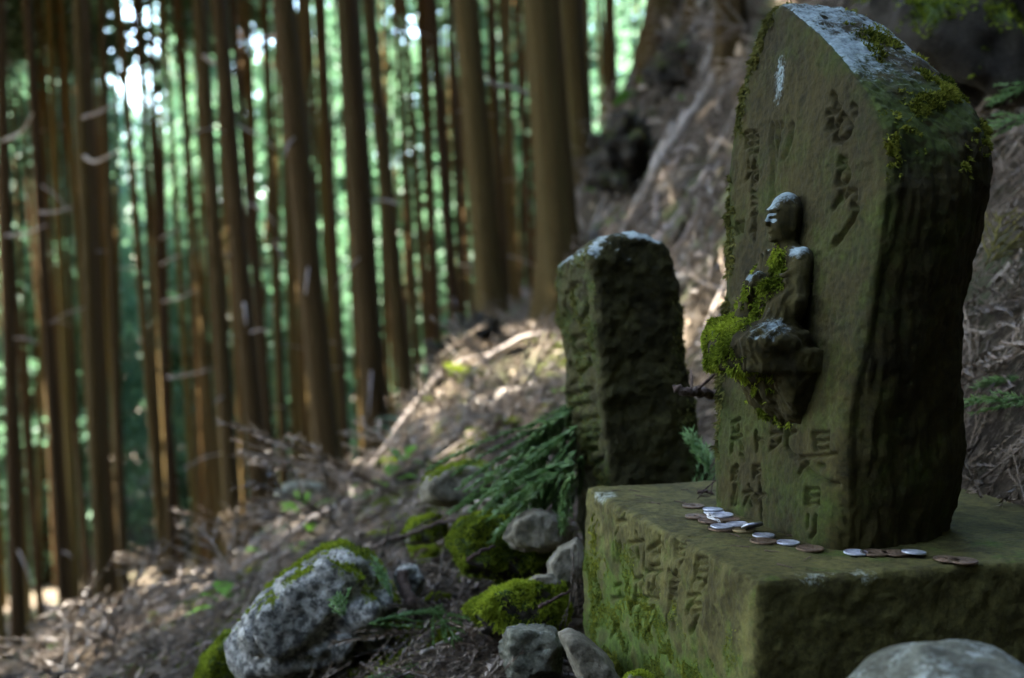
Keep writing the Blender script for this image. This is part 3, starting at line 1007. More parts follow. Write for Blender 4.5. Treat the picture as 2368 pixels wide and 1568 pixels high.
def px_rock(poly, Y, depth):
    """hull points from an outline seen from the front: front ring, back ring pulled in"""
    pts = []
    cx = np.mean([p[0] for p in poly]); cy = np.mean([p[1] for p in poly])
    for x, y in poly:
        pts.append(at(x, y, Y))
        p = at(cx + (x - cx) * 0.75, cy + (y - cy) * 0.75, Y - depth * 0.35)
        pts.append(p)
        pts.append(at(cx + (x - cx) * 0.8, cy + (y - cy) * 0.8, Y + depth * 0.65))
    return pts


rock('speckled_boulder', px_rock([(512, 1490), (548, 1425), (640, 1345), (700, 1285), (745, 1258), (800, 1248), (865, 1272), (905, 1330), (930, 1400), (905, 1480), (800, 1570), (640, 1590), (540, 1580)], 1.58, 0.22),
     M['rock_speckled'], 'large grey speckled boulder with a split face and mossy crest beside the carved plinth', 3, soft=60, amp=0.055, lichen=0.55, moss_up=0.9, moss_n=2600, moss_size=0.007, moss_thr=0.62, cat='boulder', groove=0.20, freq=1.9, moss_dir=(0.15, 0.45, 1))
rock('mossy_rock', px_rock([(445, 1575), (470, 1520), (520, 1455), (560, 1470), (590, 1540), (560, 1600), (470, 1610)], 1.66, 0.16),
     M['rock_green'], 'low wedge of rock under yellow-green moss against the foot of the speckled boulder', 5, amp=0.06, moss_up=1, moss_n=2600, moss_size=0.006, moss_thr=-0.1, moss_dir=(-0.5, -0.3, 1))
rock('flat_stone', px_rock([(962, 1140), (985, 1095), (1040, 1072), (1105, 1062), (1140, 1078), (1150, 1130), (1110, 1165), (1020, 1178), (972, 1165)], 1.85, 0.22),
     M['rock_tan'], 'pale layered flat stone with a mossy top half covered by green cedar sprays', 7, amp=0.05, lichen=0.45, moss_up=0.8, moss_n=1200, moss_size=0.006, moss_thr=0.55, strata=0.025)
rock('mossy_rock', px_rock([(1030, 1250), (1060, 1200), (1130, 1178), (1220, 1185), (1290, 1230), (1300, 1300), (1260, 1345), (1150, 1350), (1060, 1320)], 1.62, 0.20),
     M['rock_dark'], 'dark rounded rock capped with bright moss, under the small pale stone', 9, amp=0.07, moss_up=1, moss_n=6500, moss_size=0.0065, moss_thr=-0.1, moss_dir=(-0.3, -0.5, 1))
rock('pale_stone', px_rock([(1160, 1242), (1182, 1200), (1232, 1172), (1290, 1185), (1328, 1222), (1322, 1262), (1250, 1280), (1185, 1275)], 1.52, 0.12),
     M['rock_tan'], 'small pale chipped stone lying on top of the moss-capped rock', 11, amp=0.07, soft=24, lichen=0.3)
rock('mossy_rock', px_rock([(1070, 1410), (1110, 1372), (1180, 1345), (1250, 1330), (1310, 1345), (1320, 1430), (1290, 1480), (1190, 1490), (1110, 1470)], 1.40, 0.14),
     M['rock_dark'], 'moss cushion hanging over a dark rock next to the plinth corner', 13, amp=0.06, moss_up=1, moss_n=5200, moss_size=0.0065, moss_thr=-0.15)
rock('grey_stone', px_rock([(1152, 1500), (1165, 1445), (1195, 1438), (1240, 1462), (1290, 1450), (1310, 1500), (1295, 1560), (1220, 1590), (1165, 1560)], 1.27, 0.10),
     M['rock_green'], 'lumpy grey-green stone in front of the moss cushion', 15, amp=0.09, lichen=0.4, soft=10)
rock('stone_slab', px_rock([(1285, 1460), (1310, 1448), (1345, 1462), (1400, 1510), (1450, 1590), (1440, 1650), (1380, 1640), (1320, 1540)], 1.17, 0.10),
     M['rock_tan'], 'narrow brown stone slab leaning beside the foot of the plinth', 17, amp=0.04, soft=26, lichen=0.15)
rock('pale_stone', px_rock([(1262, 1300), (1290, 1265), (1335, 1240), (1360, 1280), (1355, 1350), (1300, 1362), (1268, 1340)], 1.45, 0.09),
     M['rock_tan'], 'pale angular stone wedged between the plinth and the mossy rocks', 19, amp=0.05, soft=22, lichen=0.2)
rock('pale_stone', px_rock([(1212, 1345), (1235, 1328), (1275, 1325), (1300, 1345), (1290, 1375), (1240, 1382), (1215, 1368)], 1.38, 0.05),
     M['rock_tan'], 'fist-sized rounded pale stone resting on the moss cushion', 21, amp=0.05, lichen=0.2)
rock('mossy_mound', px_rock([(925, 1240), (950, 1200), (1000, 1188), (1030, 1200), (1035, 1240), (990, 1262), (940, 1262)], 1.85, 0.14),
     M['rock_green'], 'small yellow-green moss mound among twigs behind the speckled boulder', 23, amp=0.05, moss_up=1, moss_n=1600, moss_size=0.007, moss_thr=-0.3)
rock('grey_stone', px_rock([(905, 1330), (930, 1300), (965, 1305), (985, 1340), (970, 1380), (925, 1385)], 1.66, 0.09),
     M['rock_speckled'], 'small bluish grey stone in the litter right of the speckled boulder', 25, amp=0.08, lichen=0.4)
rock('mossy_pebble', px_rock([(1435, 1575), (1450, 1555), (1480, 1550), (1510, 1562), (1515, 1600), (1470, 1620), (1440, 1605)], 1.08, 0.05),
     M['rock_tan'], 'pebble with a mossy top at the foot of the carved plinth front', 27, amp=0.05, moss_up=0.9, moss_n=350, moss_size=0.004, moss_thr=0.4)
rock('flat_stone', px_rock([(630, 1150), (650, 1118), (700, 1108), (760, 1118), (775, 1150), (720, 1165), (650, 1165)], 4.6, 0.4),
     M['rock_green'], 'flat grey stone on the slope below the tree trunks', 29, amp=0.06, lichen=0.4)
rock('round_stone', [np.array([0.278, 0.745, 0.105]) + 0.098 * np.array(p) * np.array([1.0, 1.0, 1.08]) for p in ICO_V[::40]],
     M['rock_green'], 'smooth round grey stone in front of the plinth side', 31, amp=0.02, lichen=0.5, soft=30, freq=1.2)
rock('overhanging_rock', px_rock([(1960, 70), (1990, -20), (2120, -120), (2400, -160), (2650, 0), (2600, 330), (2420, 300), (2260, 250), (2120, 170)], 2.3, 0.8),
     M['rock_dark'], 'dark mossy rock outcrop overhanging the bank behind the tall stele', 33, amp=0.12, moss_up=0.8, moss_n=5000, moss_size=0.012, moss_thr=0.55, cat='boulder', groove=0.1)
for i, (poly, Yc, dep, lb) in enumerate([([(985, 910), (1000, 810), (1050, 748), (1140, 738), (1195, 800), (1205, 900), (1120, 965), (1040, 955)], 5.6, 0.9, 'dark earth clod undercut beneath the trunk on the lip of the bank'),
                                        ([(1368, 430), (1380, 310), (1440, 262), (1505, 290), (1500, 400), (1445, 480)], 6.3, 0.8, 'dark earth clod standing in for the dark hollow between the ridge trunk and the thickest trunk'),  # stands in for an open hollow, its darkness put into the colour
                                        ([(1480, 180), (1540, 110), (1640, 60), (1680, 120), (1640, 180), (1540, 230)], 7.0, 0.7, 'dark root mass below the mossy-footed trunk')]):
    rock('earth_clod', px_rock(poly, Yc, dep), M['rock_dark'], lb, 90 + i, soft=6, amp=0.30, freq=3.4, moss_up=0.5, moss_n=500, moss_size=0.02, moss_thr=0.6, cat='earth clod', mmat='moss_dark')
# stones scattered on the slope beyond
rsn = np.random.RandomState(41)
SL = [(905, 1075, 60, 'mossy'), (930, 1130, 45, 'pale'), (860, 1180, 40, 'pale'), (1000, 1050, 45, 'pale'), (1090, 1010, 60, 'mossy'), (1180, 985, 50, 'mossy'), (960, 1000, 50, 'pale'), (1010, 930, 60, 'mossy'), (700, 1230, 45, 'pale'), (1060, 860, 70, 'mossy'), (820, 1110, 40, 'pale'), (250, 1480, 60, 'mossy'), (120, 1520, 80, 'pale'), (380, 1440, 60, 'mossy'), (330, 1530, 50, 'pale')]
for i, (px, py, w, kind) in enumerate(SL):
    p = hit_ground(px, py, 1.9)
    r = w / 2 * p[1] / F
    pts = [p + r * np.array([rsn.uniform(-1.2, 1.2), rsn.uniform(-1, 1), rsn.uniform(-.5, .6)]) for k in range(14)]
    if kind == 'mossy':
        rock('slope_stone', pts, M['rock_green'], 'moss-grown stone half buried in the litter of the slope', 60 + i, amp=0.06, moss_up=1, moss_n=700, moss_size=0.010, moss_thr=0.0, group='mossy stones on the slope')
    else:
        rock('slope_stone', pts, M['rock_tan'], 'bare pale stone lying in the litter of the slope', 60 + i, amp=0.06, lichen=0.4, group='bare stones on the slope')


for i, (px, py, w) in enumerate([(885, 1245, 60), (985, 1295, 75), (1060, 1240, 60), (1015, 1395, 55), (945, 1455, 50), (1085, 1350, 60), (840, 1500, 55), (1120, 1215, 50), (1040, 1480, 45), (700, 1190, 70), (600, 1330, 60)]):
    p = hit_ground(px, py, 1.25) + np.array([0, 0, 0.35 * w / 2 * 1.7 / F])
    r = w / 2 * p[1] / F
    pts = [p + r * np.array([rsn.uniform(-1.3, 1.3), rsn.uniform(-1, 1), rsn.uniform(-.5, .55)]) for k in range(12)]
    rock('embedded_stone', pts, M['rock_green' if i % 2 else 'rock_tan'], 'small mossy stone sunk in the litter between the larger rocks', 120 + i, soft=30, amp=0.06, lichen=0.25, moss_up=1, moss_n=700, moss_size=0.006, moss_thr=0.15, group='mossy stones sunk in the litter')


# ------------------------------------------------------------------ small stone pillar beside the stele
def build_pillar():
    h = 0.0022
    Y0 = 1.50
    top = at(1368, 582, Y0); bot = at(1398, 1112, Y0)
    axz = (top - bot) / np.linalg.norm(top - bot)
    H = np.linalg.norm(top - bot) + 0.12
    base = top - axz * H
    a = np.array([-0.27, 0.963, 0.0]); a -= axz * (a @ axz); a /= np.linalg.norm(a)     # along the inscribed face, away
    bb = np.cross(a, axz); bb = bb if bb[0] > 0 else -bb                                # along the broad side
    LAp, LBp = 0.150, 0.122
    lo = np.array([-0.03, -0.03, -0.02]); hi = np.array([LAp + 0.03, LBp + 0.05, H + 0.06])
    g = [np.arange(x, y, h, dtype=np.float32) for x, y in zip(lo, hi)]
    A, B, Z = np.meshgrid(*g, indexing='ij')
    zr = Z / H
    # right side: bulges below the top, narrows at the waist, swells to the foot
    zz = np.array([0, 0.12, 0.3, 0.5, 0.62, 0.74, 0.84, 0.93, 1.05]); rr = np.array([.157, .155, .146, .130, .120, .117, .118, .113, .100])
    RB = np.interp(zr, zz, rr)
    lf = np.interp(zr, [0, 0.5, 1.0], [0.012, 0.003, -0.002])
    d = smax(-A + lf * 0.3, A - LAp, 0.012)
    d = smax(d, smax(-B + lf, B - RB, 0.02), 0.012)
    roof = Z - (H + 0.006 - 0.16 * np.clip(A - 0.02, 0, 1) + 0.0 + 0.016 * sstep(-0.005, 0.045, B) - 13.0 * np.clip(B - 0.060, 0, 1) ** 2)
    d = smax(d, roof, 0.016)
    Vl, Qd = surface_nets(d.astype(np.float32), lo, h)
    Wl = Vl[:, :1] * a + Vl[:, 1:2] * bb + Vl[:, 2:] * axz
    N3 = normals_of(Vl, Qd)
    if flip_needed(Vl, Qd): N3 = -N3
    front = sstep(0.5, 0.9, -N3[:, 1])
    K = (2150, 900, 650 / 927)
    raw = [[(222 + 62 * math.cos(t), 455 + 112 * math.sin(t)) for t in np.linspace(-0.3, 2 * math.pi - 0.3, 22)],
           [(180, 652), (192, 735)], [(180, 652), (282, 632), (292, 722)], [(238, 640), (240, 722)], [(192, 730), (290, 715)], [(178, 800), (215, 880)], [(290, 780), (235, 850), (190, 905)],
           [(175, 975), (305, 940), (335, 985)], [(228, 960), (242, 1105)], [(180, 1040), (300, 1025)], [(240, 1185), (335, 1190)], [(200, 1120), (330, 1105)], [(238, 1292), (305, 1280)], [(240, 1405), (345, 1340)], [(285, 1300), (248, 1365)], [(250, 1230), (325, 1225)]]
    st2 = []
    for st in raw:
        q = []
        for x, y in st:
            p = hit_plane(*crop_pt(x, y, *K), base, bb) - base
            q.append((p @ a, p @ axz))
        st2.append(q)
    gro = carve_depth(Vl[:, [0, 2]], st2, 0.0055) * front
    disp = 0.0055 * fbm(Vl * 16, 3) + 0.0032 * fbm(Vl * 55, 3) + 0.0012 * fbm(Vl * 150, 2) - 0.0085 * gro
    disp -= 0.006 * np.exp(-(np.abs(Vl[:, 1] - 0.012) / 0.006) ** 2) * 0
    Vl = Vl + N3 * disp[:, None]
    Wl = (Vl[:, :1] * a + Vl[:, 1:2] * bb + Vl[:, 2:] * axz).astype(np.float32)
    if flip_needed(Wl, Qd): Qd = Qd[:, ::-1]
    N = normals_of(Wl, Qd)
    pat = np.clip(fbm(Vl * 20 + 3, 4) + 0.5, 0, 1)
    hz = Vl[:, 2] / H
    li = sstep(0.2, 0.7, N[:, 2]) * sstep(0.85, 0.95, hz) * (0.25 + 0.6 * pat) + 0.42 * sstep(0.84, 1.0, hz) * pat * sstep(0.09, 0.03, Vl[:, 1])
    mo = 0.15 + 0.45 * front * pat + 0.3 * sstep(0.08, 0.12, Vl[:, 1]) * pat
    root = empty('inscribed_pillar', tuple(base), 'short leaning stone pillar carved with a ring and worn writing, beside the tall stele', 'stone pillar')
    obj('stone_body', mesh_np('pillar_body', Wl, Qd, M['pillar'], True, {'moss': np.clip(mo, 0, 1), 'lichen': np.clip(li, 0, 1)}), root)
    mk = sstep(0.095, 0.12, Vl[:, 1]) * np.exp(-((hz - 0.62) / 0.18) ** 2) * np.clip(pat * 1.5 - 0.3, 0, 1) + front * np.clip(pat - 0.62, 0, 1) * 1.2
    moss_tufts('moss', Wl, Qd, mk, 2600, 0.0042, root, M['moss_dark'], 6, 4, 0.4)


build_pillar()


# ------------------------------------------------------------------ coins
def coin_mesh(name, R, th, hole, material, relief):
    prof = [(R * 0.995, 0), (R, th * 0.15), (R, th * 0.85), (R * 0.99, th), (R * 0.93, th), (R * 0.915, th * 0.84)]
    seg = 48
    inner = hole if hole else 0.0
    if hole: prof += [(hole * 1.35, th * 0.84), (hole * 1.3, th), (hole * 1.02, th), (hole, th * 0.9), (hole, th * 0.1), (hole * 1.02, 0)]
    V, Q = [], []
    m_ = len(prof)
    for k in range(seg):
        a = 2 * math.pi * k / seg
        for r, z in prof: V.append((r * math.cos(a), r * math.sin(a), z))
    T = []
    for k in range(seg):
        k2 = (k + 1) % seg
        for j in range(m_ - 1): Q.append((k * m_ + j, k2 * m_ + j, k2 * m_ + j + 1, k * m_ + j + 1))
        if hole: Q.append((k * m_ + m_ - 1, k2 * m_ + m_ - 1, k2 * m_, k * m_))
    if not hole:
        V.append((0, 0, th * 0.84)); ct = len(V) - 1
        V.append((0, 0, 0)); cb = len(V) - 1
        for k in range(seg):
            k2 = (k + 1) % seg
            T.append((k * m_ + m_ - 1, k2 * m_ + m_ - 1, ct)); T.append((k2 * m_, k * m_, cb))

    def bar(x0, y0, x1, y1, w, z0, z1):
        d = np.array([x1 - x0, y1 - y0]); d /= np.linalg.norm(d); n = np.array([-d[1], d[0]]) * w / 2
        b0 = len(V)
        for (x, y) in ((x0, y0), (x1, y1)):
            for s in (-1, 1):
                V.append((x + s * n[0], y + s * n[1], z0)); V.append((x + s * n[0] * 0.7, y + s * n[1] * 0.7, z1))
        # indices: 0 a- lo,1 a- hi,2 a+ lo,3 a+ hi,4 b- lo,5 b- hi,6 b+ lo,7 b+ hi
        for q in ((1, 5, 7, 3), (0, 4, 5, 1), (2, 3, 7, 6), (0, 1, 3, 2), (4, 6, 7, 5)): Q.append(tuple(b0 + i for i in q))
    z0, z1 = th * 0.82, th * 0.98
    for (x0, y0, x1, y1, w) in relief: bar(x0 * R, y0 * R, x1 * R, y1 * R, w * R, z0, z1)
    return mesh_np(name, np.array(V), [np.array(Q), np.array(T)] if T else np.array(Q), material, False)


ring = [(0.55 * math.cos(t), 0.55 * math.sin(t), 0.55 * math.cos(t + .42), 0.55 * math.sin(t + .42), 0.06) for t in np.arange(0, 6.28, 0.42)]
one = [(0, -0.38, 0, 0.38, 0.14), (0, 0.38, -0.16, 0.24, 0.10), (-0.18, -0.38, 0.18, -0.38, 0.08)] + ring
leafr = [(-0.6, -0.5, -0.2, 0.6, 0.05), (-0.45, -0.1, -0.62, 0.1, 0.06), (-0.35, 0.15, -0.5, 0.4, 0.06), (0.5, -0.5, 0.3, 0.6, 0.05), (0.45, -0.1, 0.6, 0.15, 0.06), (-0.12, -0.2, -0.12, 0.25, 0.1), (0.05, 0.2, 0.25, 0.2, 0.07), (0.05, -0.2, 0.25, -0.2, 0.07), (0.05, -0.2, 0.05, 0.2, 0.07), (0.25, -0.2, 0.25, 0.2, 0.07), (-0.5, -0.62, 0.5, -0.62, 0.06)]
wheat = [(-0.7, -0.2, -0.35, 0.5, 0.09), (-0.45, 0.55, 0.6, 0.35, 0.08), (-0.6, -0.45, 0.6, -0.45, 0.05), (-0.55, -0.58, 0.55, -0.58, 0.05), (-0.45, -0.7, 0.45, -0.7, 0.05)]
CM = {'a': coin_mesh('aluminium_coin', 0.0100, 0.0014, 0, M['alu'], one), 'b': coin_mesh('bronze_coin', 0.01175, 0.0014, 0, M['bronze'], leafr), 'h': coin_mesh('holed_coin', 0.0110, 0.0014, 0.0025, M['brass'], wheat),
      'H': coin_mesh('dark_holed_coin', 0.0110, 0.0014, 0.0025, M['bronze'], wheat)}
CN = {'a': 'aluminium_coin', 'b': 'bronze_coin', 'h': 'holed_coin', 'H': 'holed_coin'}
coins = [  # crop x, y, type, layer, tilt, label
    (225, 139, 'H', 0, 0, 'dark holed coin at the far end of the coin row, by the fallen bark scrap'),
    (375, 183, 'a', 0, 2, 'silvery coin at the bottom of the two-coin pile'),
    (368, 165, 'a', 1, -2, 'silvery coin on top of the two-coin pile'),
    (247, 216, 'H', 0, 0, 'dark holed coin lying at the left of the white thread'),
    (440, 206, 'a', 1, 2, 'silvery coin lying behind the white thread against the stele foot'),
    (350, 248, 'b', 0, 0, 'brown coin underneath the frayed white thread'),
    (475, 236, 'b', 0, 0, 'brown coin lapping the stele foot to the right of the thread'),
    (425, 305, 'b', 0, 0, 'brown coin underneath the brightest silvery coin'),
    (430, 288, 'a', 1, 0, 'brightest silvery coin lying squarely on top of a brown coin'),
    (540, 272, 'a', 1, 3, 'silvery coin under the edge of the tilted coin'),
    (590, 316, 'h', 0, 0, 'brass-coloured holed coin under the tilted coin'),
    (737, 354, 'a', 0, 0, 'silvery coin touching the stele foot behind the single brown coin'),
    (735, 396, 'b', 0, 0, 'brown coin lying alone in front of a silvery coin'),
    (915, 407, 'a', 0, 0, 'silvery coin between two brown coins at the middle of the row'),
    (1075, 450, 'b', 0, 0, 'brown coin next to the gap in the coin row'),
    (1408, 480, 'a', 0, 0, 'silvery coin past the gap, under the stele side'),
    (1545, 482, 'b', 0, 0, 'dark brown coin half under the shaded silvery coin'),
    (1695, 482, 'b', 0, 0, 'dark brown coin between two shaded silvery coins'),
    (1832, 476, 'a', 1, 3, 'dim silvery coin overlapping a dark brown coin in shade'),
    (2075, 528, 'H', 0, 0, 'dark holed coin in deep shade near the plinth back'),
    (2190, 540, 'b', 0, 0, 'last brown coin of the row, in deep shade near litter'),
]
rc = random.Random(5)
for x, y, t, layer, tilt, lab in coins:
    px, py = crop_pt(x, y, 2650, 1950, 1300 / 2368)
    p = hit_z(px, py, ZT + 0.0012 + 0.0015 * layer)
    o = obj(CN[t], CM[t], None, tuple(p))
    o.rotation_euler = (math.radians(tilt), math.radians(tilt * 0.7), rc.uniform(0, 6.28))
    tag(o, lab, 'coin', 'coins offered along the foot of the stele')
px, py = crop_pt(655, 284, 2650, 1950, 1300 / 2368)
p = hit_z(px, py, ZT + 0.0065)
o = obj('aluminium_coin', CM['a'], None, tuple(p))
o.rotation_euler = (Matrix.Rotation(math.radians(26), 4, Vector(eU[:3]).cross(Vector((0, 0, 1)))) @ Matrix.Rotation(0.4, 4, 'Z')).to_euler()
tag(o, 'silvery coin tilted up on other coins at the stele foot', 'coin', 'coins offered along the foot of the stele')


def joined(name, parts, material, parent=None, attrs=None, loc=(0, 0, 0), smooth=True):
    Vs, Qs, Ts, n = [], [], [], 0
    for V, Q, T in parts:
        Vs.append(V); Qs.append(np.asarray(Q).reshape(-1, 4) + n); Ts.append(np.asarray(T).reshape(-1, 3) + n); n += len(V)
    return obj(name, mesh_np(name, np.concatenate(Vs), [np.concatenate(Qs), np.concatenate(Ts)], material, smooth, attrs), parent, loc)


parts = []
base = np.array([hit_z(*crop_pt(x, y, 2650, 1950, 1300 / 2368), ZT + 0.0046) for x, y in ((325, 200), (345, 215), (375, 232), (405, 238), (415, 262))])
base[0, 2] += 0.0015
for k in range(6):
    rs = np.random.RandomState(k)
    q = base[: (5 if k < 2 else 4)] + rs.normal(size=(5 if k < 2 else 4, 3)) * np.array([0.0013, 0.0016, 0.0004])
    parts.append(tube(spline(q, 12), 0.0007, 0.0003, 5, 0.2, k))
tag(joined('thread_scrap', parts, M['thread']), 'frayed scrap of white thread lying across the coins', 'thread')


# ------------------------------------------------------------------ cedar sprays, litter, twigs
def spray(seed, L, nb, nlen, nw, droop, spread=0.55, dens=420, pyramid=True, curl=0.25):
    """a cedar branchlet growing along +X from the origin: stem, side shoots, awl-shaped needles; returns V, tris, rnd"""
    rs = np.random.RandomState(seed)
    stems = []
    n = 14
    t = np.linspace(0, 1, n)
    main = np.stack([L * t, 0.06 * L * np.sin(t * 3 + seed) + rs.normal() * 0.05 * L * t * t, -droop * L * t ** 1.8], 1)
    stems.append((main, 0.0016 * max(0.4, L / 0.15)))
    for k in range(nb):
        s = (k + 0.6) / (nb + 0.3)
        i = min(n - 2, int(s * (n - 1)))
        o = main[i]
        d = main[i + 1] - main[i]; d /= np.linalg.norm(d)
        sd = 1 if k % 2 else -1
        side = np.array([-d[1], d[0], 0]) * sd
        dirn = d * 0.75 + side * spread + np.array([0, 0, rs.uniform(-0.15, 0.2)])
        dirn /= np.linalg.norm(dirn)
        l = L * (0.55 * (1 - s) + 0.16) * rs.uniform(0.7, 1.2)
        tt = np.linspace(0, 1, 8)
        q = o + dirn * (l * tt)[:, None] + d * (curl * l * tt ** 2)[:, None] + np.array([0, 0, -1]) * (droop * l * 0.8 * tt ** 2)[:, None]
        stems.append((q, 0.0009 * max(0.5, L / 0.15)))
    VV, TT, RR = [], [], []
    cnt = 0
    for q, r in stems:
        sg = np.linalg.norm(np.diff(q, axis=0), axis=1)
        tot = sg.sum()
        # stem: three-sided tube
        V, Q, T = tube(q, r, r * 0.5, 3)
        tri = np.concatenate([Q[:, [0, 1, 2]], Q[:, [0, 2, 3]], T]) + cnt
        VV.append(V); TT.append(tri); RR.append(np.full(len(V), 0.3)); cnt += len(V)
        m_ = max(6, int(tot * dens))
        s = np.sort(rs.rand(m_)) * 0.97
        cum = np.concatenate([[0], np.cumsum(sg)]) / tot
        pos = np.stack([np.interp(s, cum, q[:, a]) for a in range(3)], 1)
        tg = np.stack([np.interp(s, cum, np.gradient(q[:, a])) for a in range(3)], 1)
        tg /= np.linalg.norm(tg, axis=1)[:, None]
        rv = rs.normal(size=(m_, 3)); rv -= (rv * tg).sum(1)[:, None] * tg
        rv /= np.linalg.norm(rv, axis=1)[:, None]
        l = (nlen * rs.uniform(0.7, 1.2, m_) * (1 - 0.35 * s))[:, None]
        tip = pos + (rv * 0.62 + tg * 0.8) * l
        sd = np.cross(rv, tg) * nw
        if pyramid:
            out = rv * nw * 0.8
            V = np.stack([pos + sd, pos - sd, pos + out + tg * nw, tip], 1).reshape(-1, 3)
            k4 = np.arange(m_)[:, None] * 4 + cnt
            TT.append(np.concatenate([k4 + [0, 2, 3], k4 + [2, 1, 3], k4 + [1, 0, 3]]))
            RR.append(np.repeat(np.clip(0.35 + 0.5 * s + rs.normal(size=m_) * 0.15, 0, 1), 4)); cnt += 4 * m_
        else:
            V = np.stack([pos + sd, pos - sd, tip], 1).reshape(-1, 3)
            k3 = np.arange(m_)[:, None] * 3 + cnt
            TT.append(k3 + [0, 1, 2])
            RR.append(np.repeat(rs.rand(m_) * 0.7 + 0.3 * s, 3)); cnt += 3 * m_
        VV.append(V)
    return np.concatenate(VV), np.concatenate(TT), np.concatenate(RR)


def rot_between(dirv, roll=0.0):
    """matrix taking +X to dirv, +Z kept as near to up as possible"""
    x = np.array(dirv, float); x /= np.linalg.norm(x)
    up = np.array([0, 0, 1.0])
    if abs(x[2]) > 0.97: up = np.array([0, 1.0, 0])
    y = np.cross(up, x); y /= np.linalg.norm(y)
    z = np.cross(x, y)
    c, s = math.cos(roll), math.sin(roll)
    return np.stack([x, y * c + z * s, -y * s + z * c], 1)


def place_spray(name, px0, Y0, px1, Y1, seed, material, label, nb=9, nlen=0.010, nw=0.0007, droop=0.25, roll=0.0, dens=420, group=None, spread=0.55, cat='cedar sprig'):
    a, b_ = at(*px0, Y0), at(*px1, Y1)
    L = np.linalg.norm(b_ - a)
    V, T, R = spray(seed, L, nb, nlen, nw, droop, spread, dens)
    Rm = rot_between(b_ - a, roll)
    o = obj(name, mesh_np(name, V @ Rm.T, T, M[material], False, {'rnd': R}), None, tuple(a))
    return tag(o, label, cat, group)


# green sprays hanging behind the plinth, beside the pillar
gl = 'drooping green cedar spray hanging over the flat stone beside the pillar'
for i, (p0, y0, p1, y1, rl) in enumerate([((1325, 985), 1.55, (1120, 1165), 1.66, 0.2), ((1330, 1010), 1.56, (1180, 1185), 1.60, -0.3), ((1335, 960), 1.60, (1085, 1120), 1.72, 0.5), ((1330, 1040), 1.53, (1255, 1195), 1.52, 0.0), ((1320, 940), 1.62, (1225, 1010), 1.66, 0.3), ((1335, 1050), 1.52, (1215, 1150), 1.60, 0.6), ((1325, 1000), 1.58, (1150, 1100), 1.66, -0.1), ((1330, 1070), 1.50, (1160, 1190), 1.56, 0.3), ((1332, 930), 1.64, (1180, 1040), 1.70, 0.1), ((1325, 1090), 1.48, (1275, 1210), 1.47, 0.2)]):
    place_spray('cedar_spray', p0, y0, p1, y1, 100 + i, 'sprig_green', gl, 17, 0.013, 0.0018, 0.22, rl, 760, 'green cedar sprays beside the pillar')
for i, (p0, y0, p1, y1, rl) in enumerate([((1640, 1100), 1.45, (1600, 1000), 1.45, 0.4), ((1600, 1160), 1.50, (1690, 1040), 1.52, 0.4)]):
    place_spray('cedar_spray', p0, y0, p1, y1, 120 + i, 'sprig_green', 'dark green cedar spray in the gap between pillar and stele', 12, 0.013, 0.0013, 0.1, rl, 700, 'cedar sprays between pillar and stele')
gf = 'fresh green cedar sprig lying on the litter by the speckled boulder'
for i, (p0, y0, p1, y1) in enumerate([((860, 1445), 1.46, (1015, 1385), 1.52), ((905, 1380), 1.50, (880, 1290), 1.50), ((850, 1560), 1.38, (990, 1555), 1.40), ((1010, 1400), 1.42, (1045, 1480), 1.36), ((800, 1420), 1.44, (770, 1375), 1.42)]):
    place_spray('cedar_sprig', p0, y0, p1, y1, 140 + i, 'sprig_green', gf, 8, 0.009, 0.0015, 0.12, 0.3 * i, 800, 'green sprigs by the boulder')
for i, (p0, y0, p1, y1, mt, lb) in enumerate([((2400, 930), 1.32, (2235, 905), 1.30, 'sprig_green', 'green cedar sprig sticking out of the bank behind the stele side'), ((2390, 870), 1.40, (2260, 880), 1.42, 'sprig_green', 'second green cedar sprig lying above the other on the bank'),
                                           ((2270, 610), 1.50, (2335, 490), 1.52, 'sprig_yellow', 'yellowing cedar sprig standing up from the bank behind the stele'), ((2290, 600), 1.55, (2380, 545), 1.55, 'sprig_yellow', 'low yellow-green cedar sprig beside the upright yellowing one'),
                                           ((2400, 270), 1.70, (2260, 290), 1.72, 'sprig_green', 'thin green cedar twig poking from the bank below the overhanging rock'), ((2400, 190), 1.8, (2290, 225), 1.82, 'sprig_green', 'upper green cedar twig just under the overhanging rock')]):
    place_spray('cedar_sprig', p0, y0, p1, y1, 160 + i, mt, lb, 9, 0.011, 0.0011, 0.1, 0.4, 700)
hd = 'dead brown cedar sprig hanging down beside the far corner of the plinth'
for i, (p0, y0, p1, y1) in enumerate([((1316, 1278), 1.34, (1304, 1462), 1.32), ((1330, 1275), 1.34, (1338, 1405), 1.33), ((1322, 1270), 1.35, (1320, 1380), 1.33)]):
    place_spray('dead_sprig', p0, y0, p1, y1, 180 + i, 'litter', hd, 2, 0.007, 0.0007, 0.02, 0.0, 620, 'dead sprigs hanging by the plinth', 0.2, 'dead sprig')


def stick(name, pts, r, material, label, seed, cat='branch', group=None, r1=None, twigs=0):
    pts = spline(pts, max(8, len(pts) * 5))
    rs = np.random.RandomState(seed)
    pts = pts + rs.normal(size=pts.shape) * r * 0.25
    parts = [tube(pts, r, r * 0.55 if r1 is None else r1, 7, 0.14, seed)]
    for k in range(twigs):
        i = rs.randint(2, len(pts) - 2)
        d = pts[i + 1] - pts[i]; d /= np.linalg.norm(d)
        e = d + rs.normal(size=3) * 0.7; e /= np.linalg.norm(e)
        l = r * rs.uniform(8, 22)
        parts.append(tube(np.array([pts[i], pts[i] + e * l * 0.5, pts[i] + e * l + np.array([0, 0, -0.1 * l])]), r * 0.45, r * 0.2, 5, 0.1, k))
    c = pts[0].copy()
    o = joined(name, [(V - c, Q, T) for V, Q, T in parts], material, None, None, tuple(c))
    return tag(o, label, cat, group)


